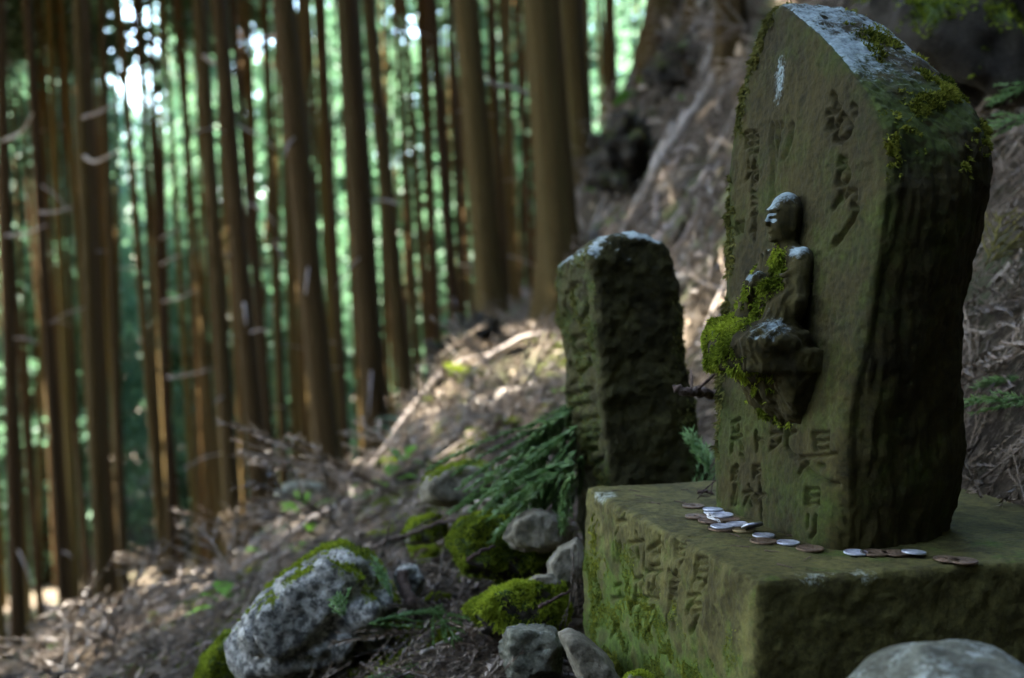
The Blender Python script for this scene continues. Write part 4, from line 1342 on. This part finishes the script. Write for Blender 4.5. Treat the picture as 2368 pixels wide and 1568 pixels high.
# the broken twig stuck between stele and pillar, and named sticks near the stones
stick('snapped_twig', [at(1558, 893, 1.20), at(1585, 905, 1.20), at(1615, 908, 1.215), at(1660, 915, 1.25)], 0.0042, M['twig_dark'], 'snapped dark twig jutting out past the moss of the carved figure', 1, 'twig', r1=0.005, twigs=2)
stick('dead_twig', [at(865, 1262, 1.72), at(930, 1240, 1.72), at(1000, 1215, 1.70), at(1075, 1198, 1.70)], 0.0042, M['twig_dark'], 'long dark twig lying across the stones behind the speckled boulder', 2, 'twig', twigs=4)
stick('dead_twig', [at(1080, 1296, 1.44), at(1110, 1275, 1.44), at(1145, 1262, 1.46)], 0.0028, M['twig_dark'], 'short twig leaning on the moss-capped rock', 3, 'twig')
stick('dead_twig', [at(1245, 1402, 1.30), at(1275, 1388, 1.30), at(1320, 1365, 1.31)], 0.0024, M['twig_dark'], 'thin twig lying on the moss cushion', 4, 'twig')
stick('dead_twig', [at(930, 1328, 1.58), at(945, 1375, 1.56), at(955, 1420, 1.55)], 0.0080, M['twig_dark'], 'short thick bark-covered stub standing in the litter', 5, 'twig', r1=0.007)
stick('dead_twig', [at(1100, 1160, 1.66), at(1150, 1150, 1.62), at(1215, 1120, 1.58)], 0.0026, M['wood_dead'], 'pale bare twig under the green cedar sprays', 6, 'twig')
stick('bark_scrap', [hit_z(1610, 1138, ZT + 0.003), hit_z(1632, 1136, ZT + 0.004), hit_z(1648, 1140, ZT + 0.003)], 0.0022, M['twig_dark'], 'tiny dark bark scrap on the plinth beside the stele edge', 7, 'twig', twigs=4)

# branches, roots on the far slope (traced), resting on the ground
G1 = [([(1478, 205), (1545, 170), (1618, 132)], 9, 'wood_dead', 'pale fallen branch under the mossy trunk high on the slope'),
      ([(1640, 372), (1672, 315), (1706, 252)], 15, 'wood_dead', 'thick pale branch slanting against the trunk with the sunlit edge'),
      ([(1530, 412), (1590, 345), (1652, 268)], 11, 'wood_dead', 'long pale branch lying downslope of the trunk with the sunlit edge'),
      ([(1555, 350), (1620, 335), (1692, 318)], 9, 'wood_dead', 'pale branch lying level on the bright litter'),
      ([(1405, 512), (1470, 450), (1535, 388)], 22, 'root_moss', 'thick mossy root running down the slope'),
      ([(1590, 442), (1640, 420), (1690, 395)], 9, 'wood_dead', 'forked pale branch below the level one on the slope'),
      ([(1208, 848), (1235, 878), (1272, 912)], 12, 'wood_dead', 'short pale broken stick beside the pillar top edge'),
      ([(1085, 905), (1120, 835), (1152, 768)], 14, 'wood_dead', 'pale curved root below the trunk on the bank edge'),
      ([(1085, 990), (1090, 950), (1092, 905)], 12, 'wood_dead', 'short upright pale stub below the curved root'),
      ([(1000, 745), (1050, 690), (1085, 655)], 12, 'root_moss', 'mossy root arching at the foot of the trunk on the bank'),
      ([(1380, 275), (1440, 262), (1505, 285)], 8, 'wood_dead', 'thin pale branch arching over the dark hollow'),
      ([(1500, 560), (1580, 540), (1680, 525)], 7, 'wood_dead', 'thin pale twig lying across the slope behind the stele'),
      ([(1560, 640), (1620, 630), (1690, 608)], 9, 'wood_dead', 'pale twig level with the top of the small pillar'),
      ([(2225, 370), (2290, 330), (2367, 250)], 10, 'wood_dead', 'pale bare branch reaching out of the bank beside the stele top'),
      ([(2255, 285), (2310, 278), (2380, 268)], 5, 'twig_dark', 'thin dark twig crossing above the pale bare branch'),
      ([(2280, 400), (2310, 350), (2340, 290)], 8, 'wood_dead', 'short pale branch leaning beside the stele shoulder'),
      ([(90, 1405), (260, 1388), (450, 1368)], 26, 'wood_dead', 'sunlit fallen log lying along the edge of the clearing'),
      ([(480, 1405), (550, 1375), (640, 1345)], 22, 'root_moss', 'grey-green mossy log behind the speckled boulder'),
      ([(0, 1430), (120, 1420), (300, 1400)], 16, 'root_moss', 'rotten mossy log in front of the sunlit fallen log'),
      ([(330, 1450), (420, 1425), (520, 1412)], 12, 'root_moss', 'short mossy branch below the rotten log'),
      ([(565, 1500), (600, 1545), (660, 1568)], 8, 'wood_dead', 'small pale stick behind the yellow-green wedge'),
      ([(330, 1520), (380, 1545), (430, 1560)], 9, 'wood_dead', 'thin pinkish stick on the left litter')]
for i, (pl, w, mt, lb) in enumerate(G1):
    pts = [hit_ground(x, y, 1.9 if x < 1900 else 1.35, 40, 0.0) for x, y in pl]
    Ym = np.mean([p[1] for p in pts])
    pts = [at(x, y, 0.5 * Ym + 0.5 * p[1]) for (x, y), p in zip(pl, pts)]
    stick('fallen_branch' if 'root' not in lb else 'tree_root', pts, w / 2 * Ym / F, M[mt], lb, 200 + i, 'root' if 'root' in lb else 'branch', twigs=3)
rs = np.random.RandomState(70)
for k in range(34):
    x, y = rs.uniform(-0.55, 0.05), rs.uniform(1.3, 2.3)
    a = rs.uniform(0, 3.14); L = rs.uniform(0.05, 0.16); r = rs.uniform(0.0012, 0.003)
    zz = tz(x, y) + 0.012 + rs.rand() * 0.02
    pts = [np.array([x + math.cos(a) * L * q, y + math.sin(a) * L * q, tz(x + math.cos(a) * L * q, y + math.sin(a) * L * q) + 0.012 + 0.02 * rs.rand()]) for q in (0, 0.5, 1)]
    stick('small_twig', pts, r, M['wood_dead' if k % 3 else 'twig_dark'], 'small dead twig lying in the litter among the mossy rocks', 260 + k, 'twig', 'small twigs among the rocks', twigs=2)
# many more loose sticks over the slope
rs = np.random.RandomState(77)
k = 0
while k < 150:
    x, y = rs.uniform(-1.6, 2.2), rs.uniform(2.4, 11)
    if x < 0.15 and rs.rand() < 0.45: continue
    if x / y > 0.45: continue
    L = rs.uniform(0.15, 0.7)
    a = rs.normal(0.9, 0.5) if x > 0 else rs.uniform(0, 3.14)
    dx, dy = math.cos(a) * L, math.sin(a) * L * 0.5
    r = rs.uniform(0.004, 0.013) if x < 0.3 else rs.uniform(0.007, 0.020)
    if x > 0.3: L *= 1.5
    pts = [np.array([x + dx * s, y + dy * s, tz(x + dx * s, y + dy * s) + r * 0.6 + 0.02 * math.sin(s * 3)]) for s in (0, 0.5, 1)]
    stick('fallen_stick', pts, r, M['wood_dead'], 'loose dead stick strewn over the littered slope', 300 + k, 'stick', 'loose sticks on the slope', twigs=1)
    k += 1


rs = np.random.RandomState(91)
for k in range(16):     # roots running down the slope
    x, y = rs.uniform(0.3, 1.3), rs.uniform(3.4, 6.8)
    L = rs.uniform(0.5, 1.3); r = rs.uniform(0.014, 0.034); w_ = rs.uniform(-0.2, 0.2)
    pts = [np.array([x - L * q, y + w_ * math.sin(q * 4) - 0.25 * q, tz(x - L * q, y + w_ * math.sin(q * 4) - 0.25 * q) + r * 0.5]) for q in np.linspace(0, 1, 6)]
    stick('tree_root', pts, r, M['root_moss' if k % 3 == 0 else 'wood_dead'], 'bare winding root exposed on the slope', 400 + k, 'root', 'exposed roots on the slope', r * 0.4, 0)
for k in range(14):     # needles and grit on the plinth
    q = cN + eA * rs.uniform(0.03, 0.38) + eB * rs.uniform(0.02, 0.12)
    a = rs.uniform(0, 6.28); l = rs.uniform(0.004, 0.011)
    pts = [np.array([q[0] + math.cos(a) * l * t_, q[1] + math.sin(a) * l * t_, ZT + 0.0014]) for t_ in (-1, 0, 1)]
    stick('fallen_needle', pts, 0.0006, M['twig_dark'], 'tiny brown needle fallen on the plinth top', 430 + k, 'needle', 'needles on the plinth')


# litter: one uncountable mass of dead cedar shoots and chips
def litter(name, variants, pts, nrm, scale, material, seed, tilt=0.5):
    rs = np.random.RandomState(seed)
    VV, TT, RR, cnt = [], [], [], 0
    for i, p in enumerate(pts):
        V, T, R = variants[rs.randint(len(variants))]
        az = rs.uniform(0, 6.28)
        t1 = nrm[i] if nrm is not None else np.array([0, 0, 1.0])
        d = np.array([math.cos(az), math.sin(az), 0]); d -= t1 * (d @ t1); d /= np.linalg.norm(d)
        d = d + t1 * rs.normal() * tilt * 0.5; d /= np.linalg.norm(d)
        y = np.cross(t1 + rs.normal(size=3) * tilt * 0.4, d); y /= np.linalg.norm(y)
        Rm = np.stack([d, y, np.cross(d, y)], 1)
        s = scale * rs.uniform(0.6, 1.3)
        VV.append(V @ Rm.T * s + p); TT.append(T + cnt); cnt += len(V)
        RR.append(np.clip(R * 0.5 + rs.beta(1.6, 2.6) * 0.75 - 0.05, 0, 1))
    o = obj(name, mesh_np(name, np.concatenate(VV), np.concatenate(TT), M[material], False, {'rnd': np.concatenate(RR)}))
    return o


def ground_pts(n, xr, yr, seed, lift=0.0, dens=None):
    rs = np.random.RandomState(seed)
    x = rs.uniform(*xr, n); y = rs.uniform(*yr, n) if dens is None else yr[0] + (yr[1] - yr[0]) * rs.rand(n) ** dens
    keep = np.ones(n, bool)
    z = terrain(x, y)
    e = 0.03
    nx = -(terrain(x + e, y) - z) / e; ny = -(terrain(x, y + e) - z) / e
    N = np.stack([nx, ny, np.ones(n)], 1); N /= np.linalg.norm(N, axis=1)[:, None]
    return np.stack([x, y, z], 1) + N * (lift + rs.rand(n)[:, None] * lift * 1.5), N


var = [spray(500 + i, 0.11, 4, 0.0080, 0.0011, 0.12, 0.45, 520, False) for i in range(8)]
P_, N_ = ground_pts(1700, (-0.75, 0.42), (1.05, 2.5), 1, 0.006, 1.2)
tag(litter('needle_litter', var, P_, N_, 1.0, 'litter', 1), 'thick litter of dead brown cedar shoots around the stones', 'litter', kind='stuff')
P_, N_ = ground_pts(900, (0.40, 1.15), (1.0, 2.6), 2, 0.008)
tag(litter('bank_litter', var, P_, N_, 1.15, 'litter', 2), 'dark brown cedar shoots heaped on the bank behind the stele', 'litter', kind='stuff')
var2 = [spray(540 + i, 0.16, 3, 0.012, 0.0018, 0.12, 0.5, 90, False) for i in range(8)]
P_, N_ = ground_pts(4200, (-2.6, 2.6), (2.3, 9), 3, 0.012, 1.4)
tag(litter('slope_litter', var2, P_, N_, 1.3, 'litter', 3), 'loose brown cedar shoots strewn over the slope', 'litter', kind='stuff')


var3 = [spray(580 + i, 0.34, 7, 0.026, 0.0032, 0.10, 0.5, 120, False) for i in range(6)]
P_, N_ = ground_pts(900, (-2.2, 2.6), (2.6, 9.5), 6, 0.02, 1.2)
tag(litter('fallen_fronds', var3, P_, N_, 1.0, 'litter', 6, 0.8), 'tangle of dead brown cedar fronds covering the slope', 'litter', kind='stuff')


def chip_var(seed):
    rs = np.random.RandomState(seed)
    l, w = 1.0, rs.uniform(0.22, 0.5)
    V = np.array([[0, 0, 0], [0.35 * l, w / 2, 0.10], [l, 0, rs.uniform(-.1, .2)], [0.4 * l, -w / 2, 0.08], [0.4 * l, 0, -0.06]])
    T = np.array([[0, 4, 1], [1, 4, 2], [2, 4, 3], [3, 4, 0]])
    return V, T, np.full(5, rs.rand())


cv = [chip_var(i) for i in range(10)]
P_, N_ = ground_pts(9000, (-3.2, 2.8), (2.0, 11), 4, 0.01, 1.3)
tag(litter('leaf_chips', cv, P_, N_, 0.045, 'chips', 4, 0.9), 'dry pale leaf and bark chips scattered over the slope', 'litter', kind='stuff')
P_, N_ = ground_pts(9000, (-16, 3), (4, 34), 5, 0.015, 1.3)
tag(litter('forest_floor_chips', cv, P_, N_, 0.14, 'chips', 5, 0.9), 'pale dry debris on the forest floor between the trunks', 'litter', kind='stuff')

gx, gy = np.meshgrid(np.arange(-2.4, 0.3, 0.03), np.arange(1.35, 5.0, 0.03), indexing='ij')
Vg = np.stack([gx, gy, terrain(gx, gy)], -1).reshape(-1, 3).astype(np.float32)
Ig = np.arange(gx.size).reshape(gx.shape)
Qg = np.stack([Ig[:-1, :-1], Ig[1:, :-1], Ig[1:, 1:], Ig[:-1, 1:]], -1).reshape(-1, 4)
gmask = np.clip(fbm(Vg * 3.2 + 40, 3) * 2.2 - 0.35, 0, 1)
og = moss_tufts('ground_moss', Vg, Qg, gmask, 26000, 0.010, None, M['moss_bright'], 77, 4, 0.2)
tag(og, 'low moss patches creeping over the ground between rocks and litter', 'moss')


# ------------------------------------------------------------------ small green plants
def plant(base, size, seed, n, label, group=None, mt='plant', name='seedling'):
    rs = np.random.RandomState(seed)
    parts, RR = [], []
    VV, QQ, cnt = [], [], 0
    for k in range(n):
        az = 6.28 * k / n + rs.uniform(-.4, .4)
        el = rs.uniform(0.05, 0.9)
        d = np.array([math.cos(az) * math.cos(el), math.sin(az) * math.cos(el), math.sin(el)])
        sd = np.cross(d, [0, 0, 1.0]); sd /= np.linalg.norm(sd)
        l = size * rs.uniform(0.6, 1.1); w = l * rs.uniform(0.16, 0.26)
        rows = []
        for s, ww in ((0, .05), (.25, .7), (.5, 1), (.78, .65), (1, .03)):
            c = d * l * (0.25 + 0.75 * s) + np.array([0, 0, -0.35 * l * s * s])
            rows.append([c - sd * w * ww, c + np.array([0, 0, -.12 * w]), c + sd * w * ww])
        VV += [v for r in rows for v in r]
        for r in range(4):
            for c in (0, 1):
                a = cnt + r * 3 + c
                QQ.append((a, a + 1, a + 4, a + 3))
        cnt += 15
        V, Q, T = tube(np.array([[0, 0, -0.1 * size], d * l * 0.12, d * l * 0.27]), size * 0.012, size * 0.008, 4)
        parts.append((V, Q, T))
        RR += [rs.rand()] * 15
    root = empty(name, tuple(base), label, 'plant', group)
    obj('leaves', mesh_np('leaves', np.array(VV), np.array(QQ), M[mt], True, {'rnd': np.array(RR)}), root)
    joined('stems', parts, M['twig_dark'], root)
    return root


PL = [(1385, 462, 0.16, 5, 'bright green seedling beside the dark hollow under the roots'), (1425, 528, 0.18, 6, 'bright green seedling above the top of the small pillar'), (1490, 222, 0.30, 6, 'long-leaved green fern below the mossy trunk'),
      (840, 1180, 0.07, 5, 'small green seedling on the crest behind the speckled boulder'), (705, 1212, 0.17, 6, 'sunlit pale green seedling below the tree trunks'), (1550, 690, 0.10, 5, 'green seedling in the litter beside the pillar shoulder'),
      (1160, 500, 0.30, 6, 'green seedling at the foot of the trunk on the bank'), (930, 1090, 0.10, 5, 'low green plant on the bank below the trunks'), (1340, 140, 0.3, 6, 'green plant hanging on the ridge line')]
for i, (px, py, sz, n, lb) in enumerate(PL):
    p = hit_ground(px, py, 1.6, 30)
    plant(p + np.array([0, 0, 0.02]), sz, 700 + i, n, lb)
rs = np.random.RandomState(9)
for i in range(75):
    x, y = rs.uniform(-3.2, 1.4), rs.uniform(2.2, 9)
    plant((x, y, tz(x, y) + 0.01), rs.uniform(0.07, 0.17), 800 + i, rs.randint(4, 8), 'little green seedling sprouting from the slope litter', 'seedlings on the slope')
for i in range(40):
    y = rs.uniform(6, 26); x = -0.42 * y * rs.uniform(0.0, 1.0)
    plant((x, y, tz(x, y) + 0.02), rs.uniform(0.25, 0.6), 900 + i, rs.randint(7, 12), 'leafy green undergrowth plant between the distant trunks', 'undergrowth between the trunks', 'far_leaf', 'undergrowth_plant')


# ------------------------------------------------------------------ cedar trees
def trunk_mesh(seed, sides=20, mt='bark'):
    rs = np.random.RandomState(seed)
    zs = np.concatenate([[-0.04], np.linspace(0, 0.05, 8), np.linspace(0.07, 1, 26)])
    th = np.linspace(0, 2 * math.pi, sides, endpoint=False)
    V = []
    ph = rs.uniform(0, 6.28, 4)
    for z in zs:
        zz = max(z, 0)
        fl = 1 + 0.55 * math.exp(-zz / 0.012) + 0.10 * math.exp(-zz / 0.06)
        r = (1 - 0.68 * zz) * fl
        lob = 1 + (0.16 * math.exp(-zz / 0.015) + 0.02) * np.cos(5 * th + ph[0]) + 0.025 * np.cos(9 * th + ph[1] + zz * 6) + 0.02 * np.cos(13 * th + ph[2] - zz * 9)
        bx, by = 0.25 * math.sin(zz * 5 + ph[3]) * zz, 0.25 * math.cos(zz * 4 + ph[2]) * zz
        V += [(bx + r * l * math.cos(t), by + r * l * math.sin(t), z) for t, l in zip(th, lob)]
    Q = []
    for i in range(len(zs) - 1):
        for k in range(sides):
            a, b_ = i * sides + k, i * sides + (k + 1) % sides
            Q.append((a, b_, b_ + sides, a + sides))
    return mesh_np('trunk', np.array(V), np.array(Q), M[mt])


TR = [trunk_mesh(i) for i in range(5)]
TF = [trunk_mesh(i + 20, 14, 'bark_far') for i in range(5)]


def crown_mesh(seed, n, z0, R, material, leaf, taper=1.0, clump=7):
    """foliage sprays spread through a cone (unit height), hung on whorls of limbs"""
    rs = np.random.RandomState(seed)
    nl = max(20, n // 26)
    lz = z0 + (1 - z0) * rs.rand(nl) ** 0.9
    la = rs.uniform(0, 6.28, nl)
    lr = R * ((1 - (lz - z0) / (1 - z0)) ** 0.7 * taper + 0.12) * rs.uniform(0.55, 1.15, nl)
    li = rs.randint(0, nl, n)
    s = rs.rand(n) ** 0.6
    C = np.stack([np.cos(la[li]) * lr[li] * s, np.sin(la[li]) * lr[li] * s, lz[li] - 0.25 * lr[li] * s * s * 0.12], 1)
    C += rs.normal(size=(n, 3)) * np.array([leaf, leaf, leaf * 0.5]) * 1.3
    rep = clump
    C = np.repeat(C, rep, 0) + rs.normal(size=(n * rep, 3)) * leaf * 0.55
    d = rs.normal(size=(n * rep, 3)); d[:, 2] = d[:, 2] * 0.6 - 0.35
    d /= np.linalg.norm(d, axis=1)[:, None]
    sd = np.cross(d, rs.normal(size=(n * rep, 3))); sd /= np.linalg.norm(sd, axis=1)[:, None]
    L = leaf * rs.uniform(0.5, 1.2, n * rep)[:, None]
    V = np.stack([C, C + d * L * 0.5 + sd * L * 0.24, C + d * L, C + d * L * 0.5 - sd * L * 0.24], 1).reshape(-1, 3)
    k = np.arange(n * rep)[:, None] * 4
    return V, k + [0, 1, 2, 3], np.repeat(rs.rand(n * rep) * 0.6 + 0.4 * np.repeat(rs.rand(n), rep), 4)


def crown_data(seed, n, z0, R, material, leaf, H, clump=7):
    # built in metres for a tree of height H
    V, Q, r = crown_mesh(seed, n, z0, R / H, material, leaf / H, 1.0, clump)
    return mesh_np('crown', V * H, Q, M[material], False, {'rnd': r})


HT = 20.0
CR = [crown_data(30 + i, 480, 0.62, 2.3, 'crown', 0.42, HT) for i in range(5)]              # high crowns of the plantation
CT = [crown_data(40 + i, 160, 0.86, 1.2, 'crown', 0.40, HT) for i in range(4)]              # thin tops deep in the stand
CD = [crown_data(45 + i, 150, 0.60, 2.7, 'crown', 0.36, HT) for i in range(3)]              # open, gappy crowns
CF = [crown_data(50 + i, 2000, 0.05, 2.4, 'far_leaf', 0.24, 14.0, 6) for i in range(5)]      # leafy trees standing in the valley


def tree(base, lean, r, H, label, group, i, crown=None, name='cedar_tree', cat='tree', cs=1.0):
    root = empty(name, tuple(base), label, cat, group)
    ax = Vector(lean).normalized()
    q = Vector((0, 0, 1)).rotation_difference(ax).to_matrix().to_4x4()
    mt = q @ Matrix.Rotation(i * 1.7, 4, 'Z') @ Matrix.Diagonal((r, r, H, 1))
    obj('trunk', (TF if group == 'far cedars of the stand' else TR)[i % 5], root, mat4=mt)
    if crown is not None:
        obj('crown', crown, root, mat4=q @ Matrix.Rotation(i * 2.3, 4, 'Z') @ Matrix.Diagonal((cs, cs, H / HT if crown in CR or crown in CT or crown in CD else H / 14.0, 1)))
    return root


LX = 'dark slender cedar trunk in the dense stand below the slope'
GXn = 'near cedars of the stand'
TL = [  # x at top edge, x low, y low, width, distance, label, group
    (0, 40, 1390, 42, 13, LX, GXn), (65, 148, 1390, 30, 13.5, LX, GXn), (180, 238, 1370, 46, 12.5, LX, GXn), (235, 288, 1360, 27, 16, LX, GXn), (318, 380, 1330, 20, 19, LX, GXn), (348, 402, 1330, 24, 18, LX, GXn),
    (130, 190, 1240, 18, 24, LX, GXn), (462, 545, 1290, 44, 12, LX, GXn), (505, 605, 1210, 54, 10.5, 'cedar trunk forking its shadow beside a thinner one at the slope foot', None), (535, 640, 1220, 24, 16, LX, GXn), (612, 660, 1150, 24, 17, LX, GXn),
    (655, 762, 1110, 74, 9, 'stout straight cedar trunk at the foot of the bank, beside the flat grey stone', None), (742, 800, 1050, 24, 16, LX, GXn), (800, 868, 960, 70, 9.6, 'stout reddish cedar trunk where the bank begins to rise', None), (850, 935, 880, 46, 12, 'cedar trunk rising from the bank edge next to a stouter reddish one', None),
    (1000, 1045, 655, 34, 14, 'thin cedar trunk beside the arching mossy root', None), (1040, 1068, 660, 24, 17, LX, GXn), (1078, 1140, 745, 76, 8.3, 'stout cedar trunk standing on the lip of the bank above a curved root', None), (1135, 1158, 450, 24, 18, LX, GXn), (1190, 1208, 330, 12, 26, LX, GXn),
    (1250, 1310, 800, 108, 6.6, 'thickest cedar trunk, standing right behind the small inscribed pillar', None), (1318, 1350, 400, 62, 9.5, 'reddish cedar trunk half hidden behind the thickest trunk', None),
    (1388, 1398, 215, 15, 27, LX, GXn), (1414, 1420, 205, 21, 22, LX, GXn), (1462, 1465, 170, 10, 34, LX, GXn),
    (1538, 1535, 170, 84, 8.6, 'stout cedar trunk high on the ridge of the slope', None), (1622, 1610, 110, 62, 7.6, 'mossy-footed cedar trunk on the slope above fallen branches', None), (1688, 1700, 335, 74, 5.6, 'cedar trunk with a sunlit edge just behind the tall stele', None),
]
NEAR = []
occupied = []
for i, (xt, xb, yb, w, Y, lab, grp) in enumerate(TL):
    xm = xb
    b0 = at(xb, yb, Y); t0 = at(xt, 0, Y)
    lean = (t0 - b0) / (t0 - b0)[2]
    zg = tz(b0[0], Y)
    base = b0 + lean * (zg - 0.05 - b0[2])
    r = w / 2 * Y / F * 0.80
    H = max(19.0, min(24, 62 * 2 * r + 6))
    root_t = tree(base, lean, r / 0.98, H, lab, grp, i, CR[i % 5] if Y > 6 else CR[(i + 1) % 5])
    occupied.append((base[0], base[1]))
    NEAR.append((root_t, base, lean, r, Y, xb, xt, yb))

def on_trunk(parts, root_t):
    tr = [c for c in root_t.children if c.name.startswith('trunk')][0]
    o = joined('dead_branch', parts, M['wood_dead'], tr)
    o.matrix_parent_inverse = tr.matrix_basis.inverted()


# dead branch stubs and twigs on the near trunks
DB = [(290, 228, 345, 262, 395, 282), (0, 325, 45, 305, 75, 262), (382, 552, 400, 540, 418, 528), (388, 612, 402, 600, 422, 588), (398, 697, 425, 690, 452, 672), (202, 272, 230, 262, 262, 243), (203, 362, 225, 374, 272, 350), (628, 556, 640, 575, 652, 602), (98, 492, 130, 490, 168, 478), (412, 872, 450, 868, 492, 852), (1180, 38, 1195, 42, 1212, 44), (560, 470, 600, 490, 640, 520), (120, 290, 90, 300, 55, 318), (470, 130, 500, 150, 540, 160), (20, 545, 60, 540, 110, 520)]
for k, (x0, y0, x1, y1, x2, y2) in enumerate(DB):
    best = min(NEAR, key=lambda t: abs((t[6] + (t[5] - t[6]) * y0 / t[7]) - x0))
    Yb = best[4]
    xs_ = best[6] + (best[5] - best[6]) * y0 / best[7]
    sh_ = xs_ - x0
    x0, x1 = x0 + sh_, x1 + sh_ * 0.6
    P3 = np.array([at(x0, y0, Yb - best[3] * 0.6), at(x1, y1, Yb - 0.35), at(x2, y2, Yb - 0.6)]) - best[1]
    on_trunk([tube(spline(P3, 8), 0.020, 0.009, 6, 0.2, k)], best[0])
rs = np.random.RandomState(88)
for (root_t, base, lean, r, Y, xb, xt, yb) in NEAR:
    for k in range(rs.randint(2, 5)):
        zz = rs.uniform(0.8, 5.5); a = rs.uniform(0, 6.28); l = rs.uniform(0.15, 0.55)
        o0 = np.array(lean) * zz; d = np.array([math.cos(a), math.sin(a), rs.uniform(-0.5, 0.25)])
        P3 = np.array([o0 + d * r * 0.7, o0 + d * (r + l * 0.5), o0 + d * (r + l) + np.array([0, 0, -0.15 * l])])
        on_trunk([tube(spline(P3, 6), rs.uniform(0.008, 0.014), 0.005, 5, 0.2, k)], root_t)

# dense stand further back
rs = np.random.RandomState(23)
nfill = 0
tries = 0
while nfill < 140 and tries < 6000:
    tries += 1
    y = 14 + 28 * rs.rand() ** 1.1
    px = rs.uniform(-150, 1230) if rs.rand() < 0.9 else rs.uniform(1230, 1560)
    x = (px - 1183.5) / F * y
    if any((x - a) ** 2 + (y - c) ** 2 < 0.8 for a, c in occupied): continue
    occupied.append((x, y))
    lean = (-0.035 + rs.normal() * 0.02, rs.normal() * 0.02, 1)
    tree((x, y, tz(x, y) - 0.05), lean, rs.uniform(0.050, 0.085), rs.uniform(20, 24), 'thin brown cedar trunk deep in the stand', 'far cedars of the stand', nfill, CT[rs.randint(4)])
    nfill += 1

# leafy trees of the valley behind the stand
nf = 0
rs = np.random.RandomState(31)
while nf < 95:
    y = rs.uniform(44, 80)
    x = rs.uniform(-0.62, 0.30) * y
    if x > 0.08 * y and y < 45: continue
    o = tree((x, y, tz(x, y) - 0.3), (rs.normal() * 0.03, rs.normal() * 0.03, 1), 0.16, rs.uniform(20, 29), 'pale leafy tree closing the view behind the cedar stand', 'leafy trees in the valley', nf, CF[nf % 5], 'valley_tree', cs=rs.uniform(1.2, 1.9))
    nf += 1

# leafy trees added out of view on the left to cut low sky light
rs = np.random.RandomState(37)
for k in range(40):
    x, y = rs.uniform(-62, -30), rs.uniform(-25, 50)
    tree((x, y, tz(x, y) - 0.3), (rs.normal() * 0.03, rs.normal() * 0.03, 1), 0.16, rs.uniform(16, 24), 'added out-of-view leafy tree cutting low sky light beside the cedar stand', 'added leafy trees beside the stand', k, CF[k % 5], 'valley_tree', cs=rs.uniform(1.2, 1.9))

# young bushy cedars added out of view behind and above the viewpoint to block light
CY = [crown_data(70 + i, 900, 0.08, 1.7, 'crown', 0.30, HT * 0.4) for i in range(3)]
rs = np.random.RandomState(63)
nb = 0
while nb < 11:
    x, y = rs.uniform(-7, 7), rs.uniform(-7, 5)
    if not ((y < -2.3) or (x > 3.0)): continue
    if y > 1 and x < 0.47 * y + 2.2: continue
    root = tree((x, y, tz(x, y) - 0.05), (rs.normal() * 0.03, rs.normal() * 0.03, 1), 0.06, rs.uniform(6, 9), 'added out-of-view young bushy cedar blocking light around the hollow', 'added young cedars around the hollow', nb, None, 'added_young_cedar')
    obj('crown', CY[nb % 3], root, mat4=Matrix.Rotation(nb * 1.9, 4, 'Z'))
    nb += 1

# cedars added around the viewpoint, out of view, that shade the shrine: close rows on the sunward side, looser elsewhere
rs = np.random.RandomState(47)
spots = []
for y in np.arange(-4.5, 3.6, 1.35):
    for x in (-7.6, -10.0, -12.4, -15.0): spots.append((x + rs.uniform(-.5, .5), y + rs.uniform(-.45, .45)))
for y in np.arange(10.0, 36, 1.7):
    for dx in (2.0, 4.6, 7.4, 10.5): spots.append((-(0.46 * y + dx) + rs.uniform(-.6, .6), y + rs.uniform(-.5, .5)))
ns = 0
for (x, y) in spots:
    if y > 0 and x > -0.47 * y - 0.8: continue
    if y > 9 and rs.rand() < 0.15: continue
    tree((x, y, tz(x, y) - 0.05), (rs.normal() * 0.015, rs.normal() * 0.015, 1), rs.uniform(0.10, 0.17), rs.uniform(19, 23), 'added out-of-view cedar keeping the sun off the hollow and stand', 'added shading cedars sunward of the hollow', ns, CR[rs.randint(5)])
    ns += 1
for k, (x, y) in enumerate([(-8.2, 4.5), (-10.4, 5.4), (-12.8, 5.0), (-15.2, 5.6), (-13.6, 6.8), (-9.4, 8.7), (-12.2, 8.9), (-15, 8.3), (-17, 7.0)]):  # gappy trees added out of view to break the sun into dapples
    tree((x, y, tz(x, y) - 0.05), (rs.normal() * 0.015, rs.normal() * 0.015, 1), rs.uniform(0.10, 0.15), rs.uniform(19, 23), 'added out-of-view cedar with an open crown dappling the sun on the slope', 'added gappy cedars sunward of the slope', k, CD[k % 3])
tries = 0
while ns < len(spots) + 26 and tries < 5000:
    tries += 1
    x, y = rs.uniform(-6, 12), rs.uniform(-11, 24)
    if y > 0.5 and abs(x) < 0.47 * y + 0.8: continue
    if math.hypot(x - 0.2, y - 1.2) < 5.0: continue
    if any((x - a_) ** 2 + (y - c_) ** 2 < 3.6 for a_, c_ in occupied): continue
    occupied.append((x, y))
    tree((x, y, tz(x, y) - 0.05), (rs.normal() * 0.02, rs.normal() * 0.02, 1), rs.uniform(0.10, 0.17), rs.uniform(16, 21), 'added out-of-view cedar shading the shrine hollow', 'added shading cedars around the hollow', ns, CR[rs.randint(5)])
    ns += 1
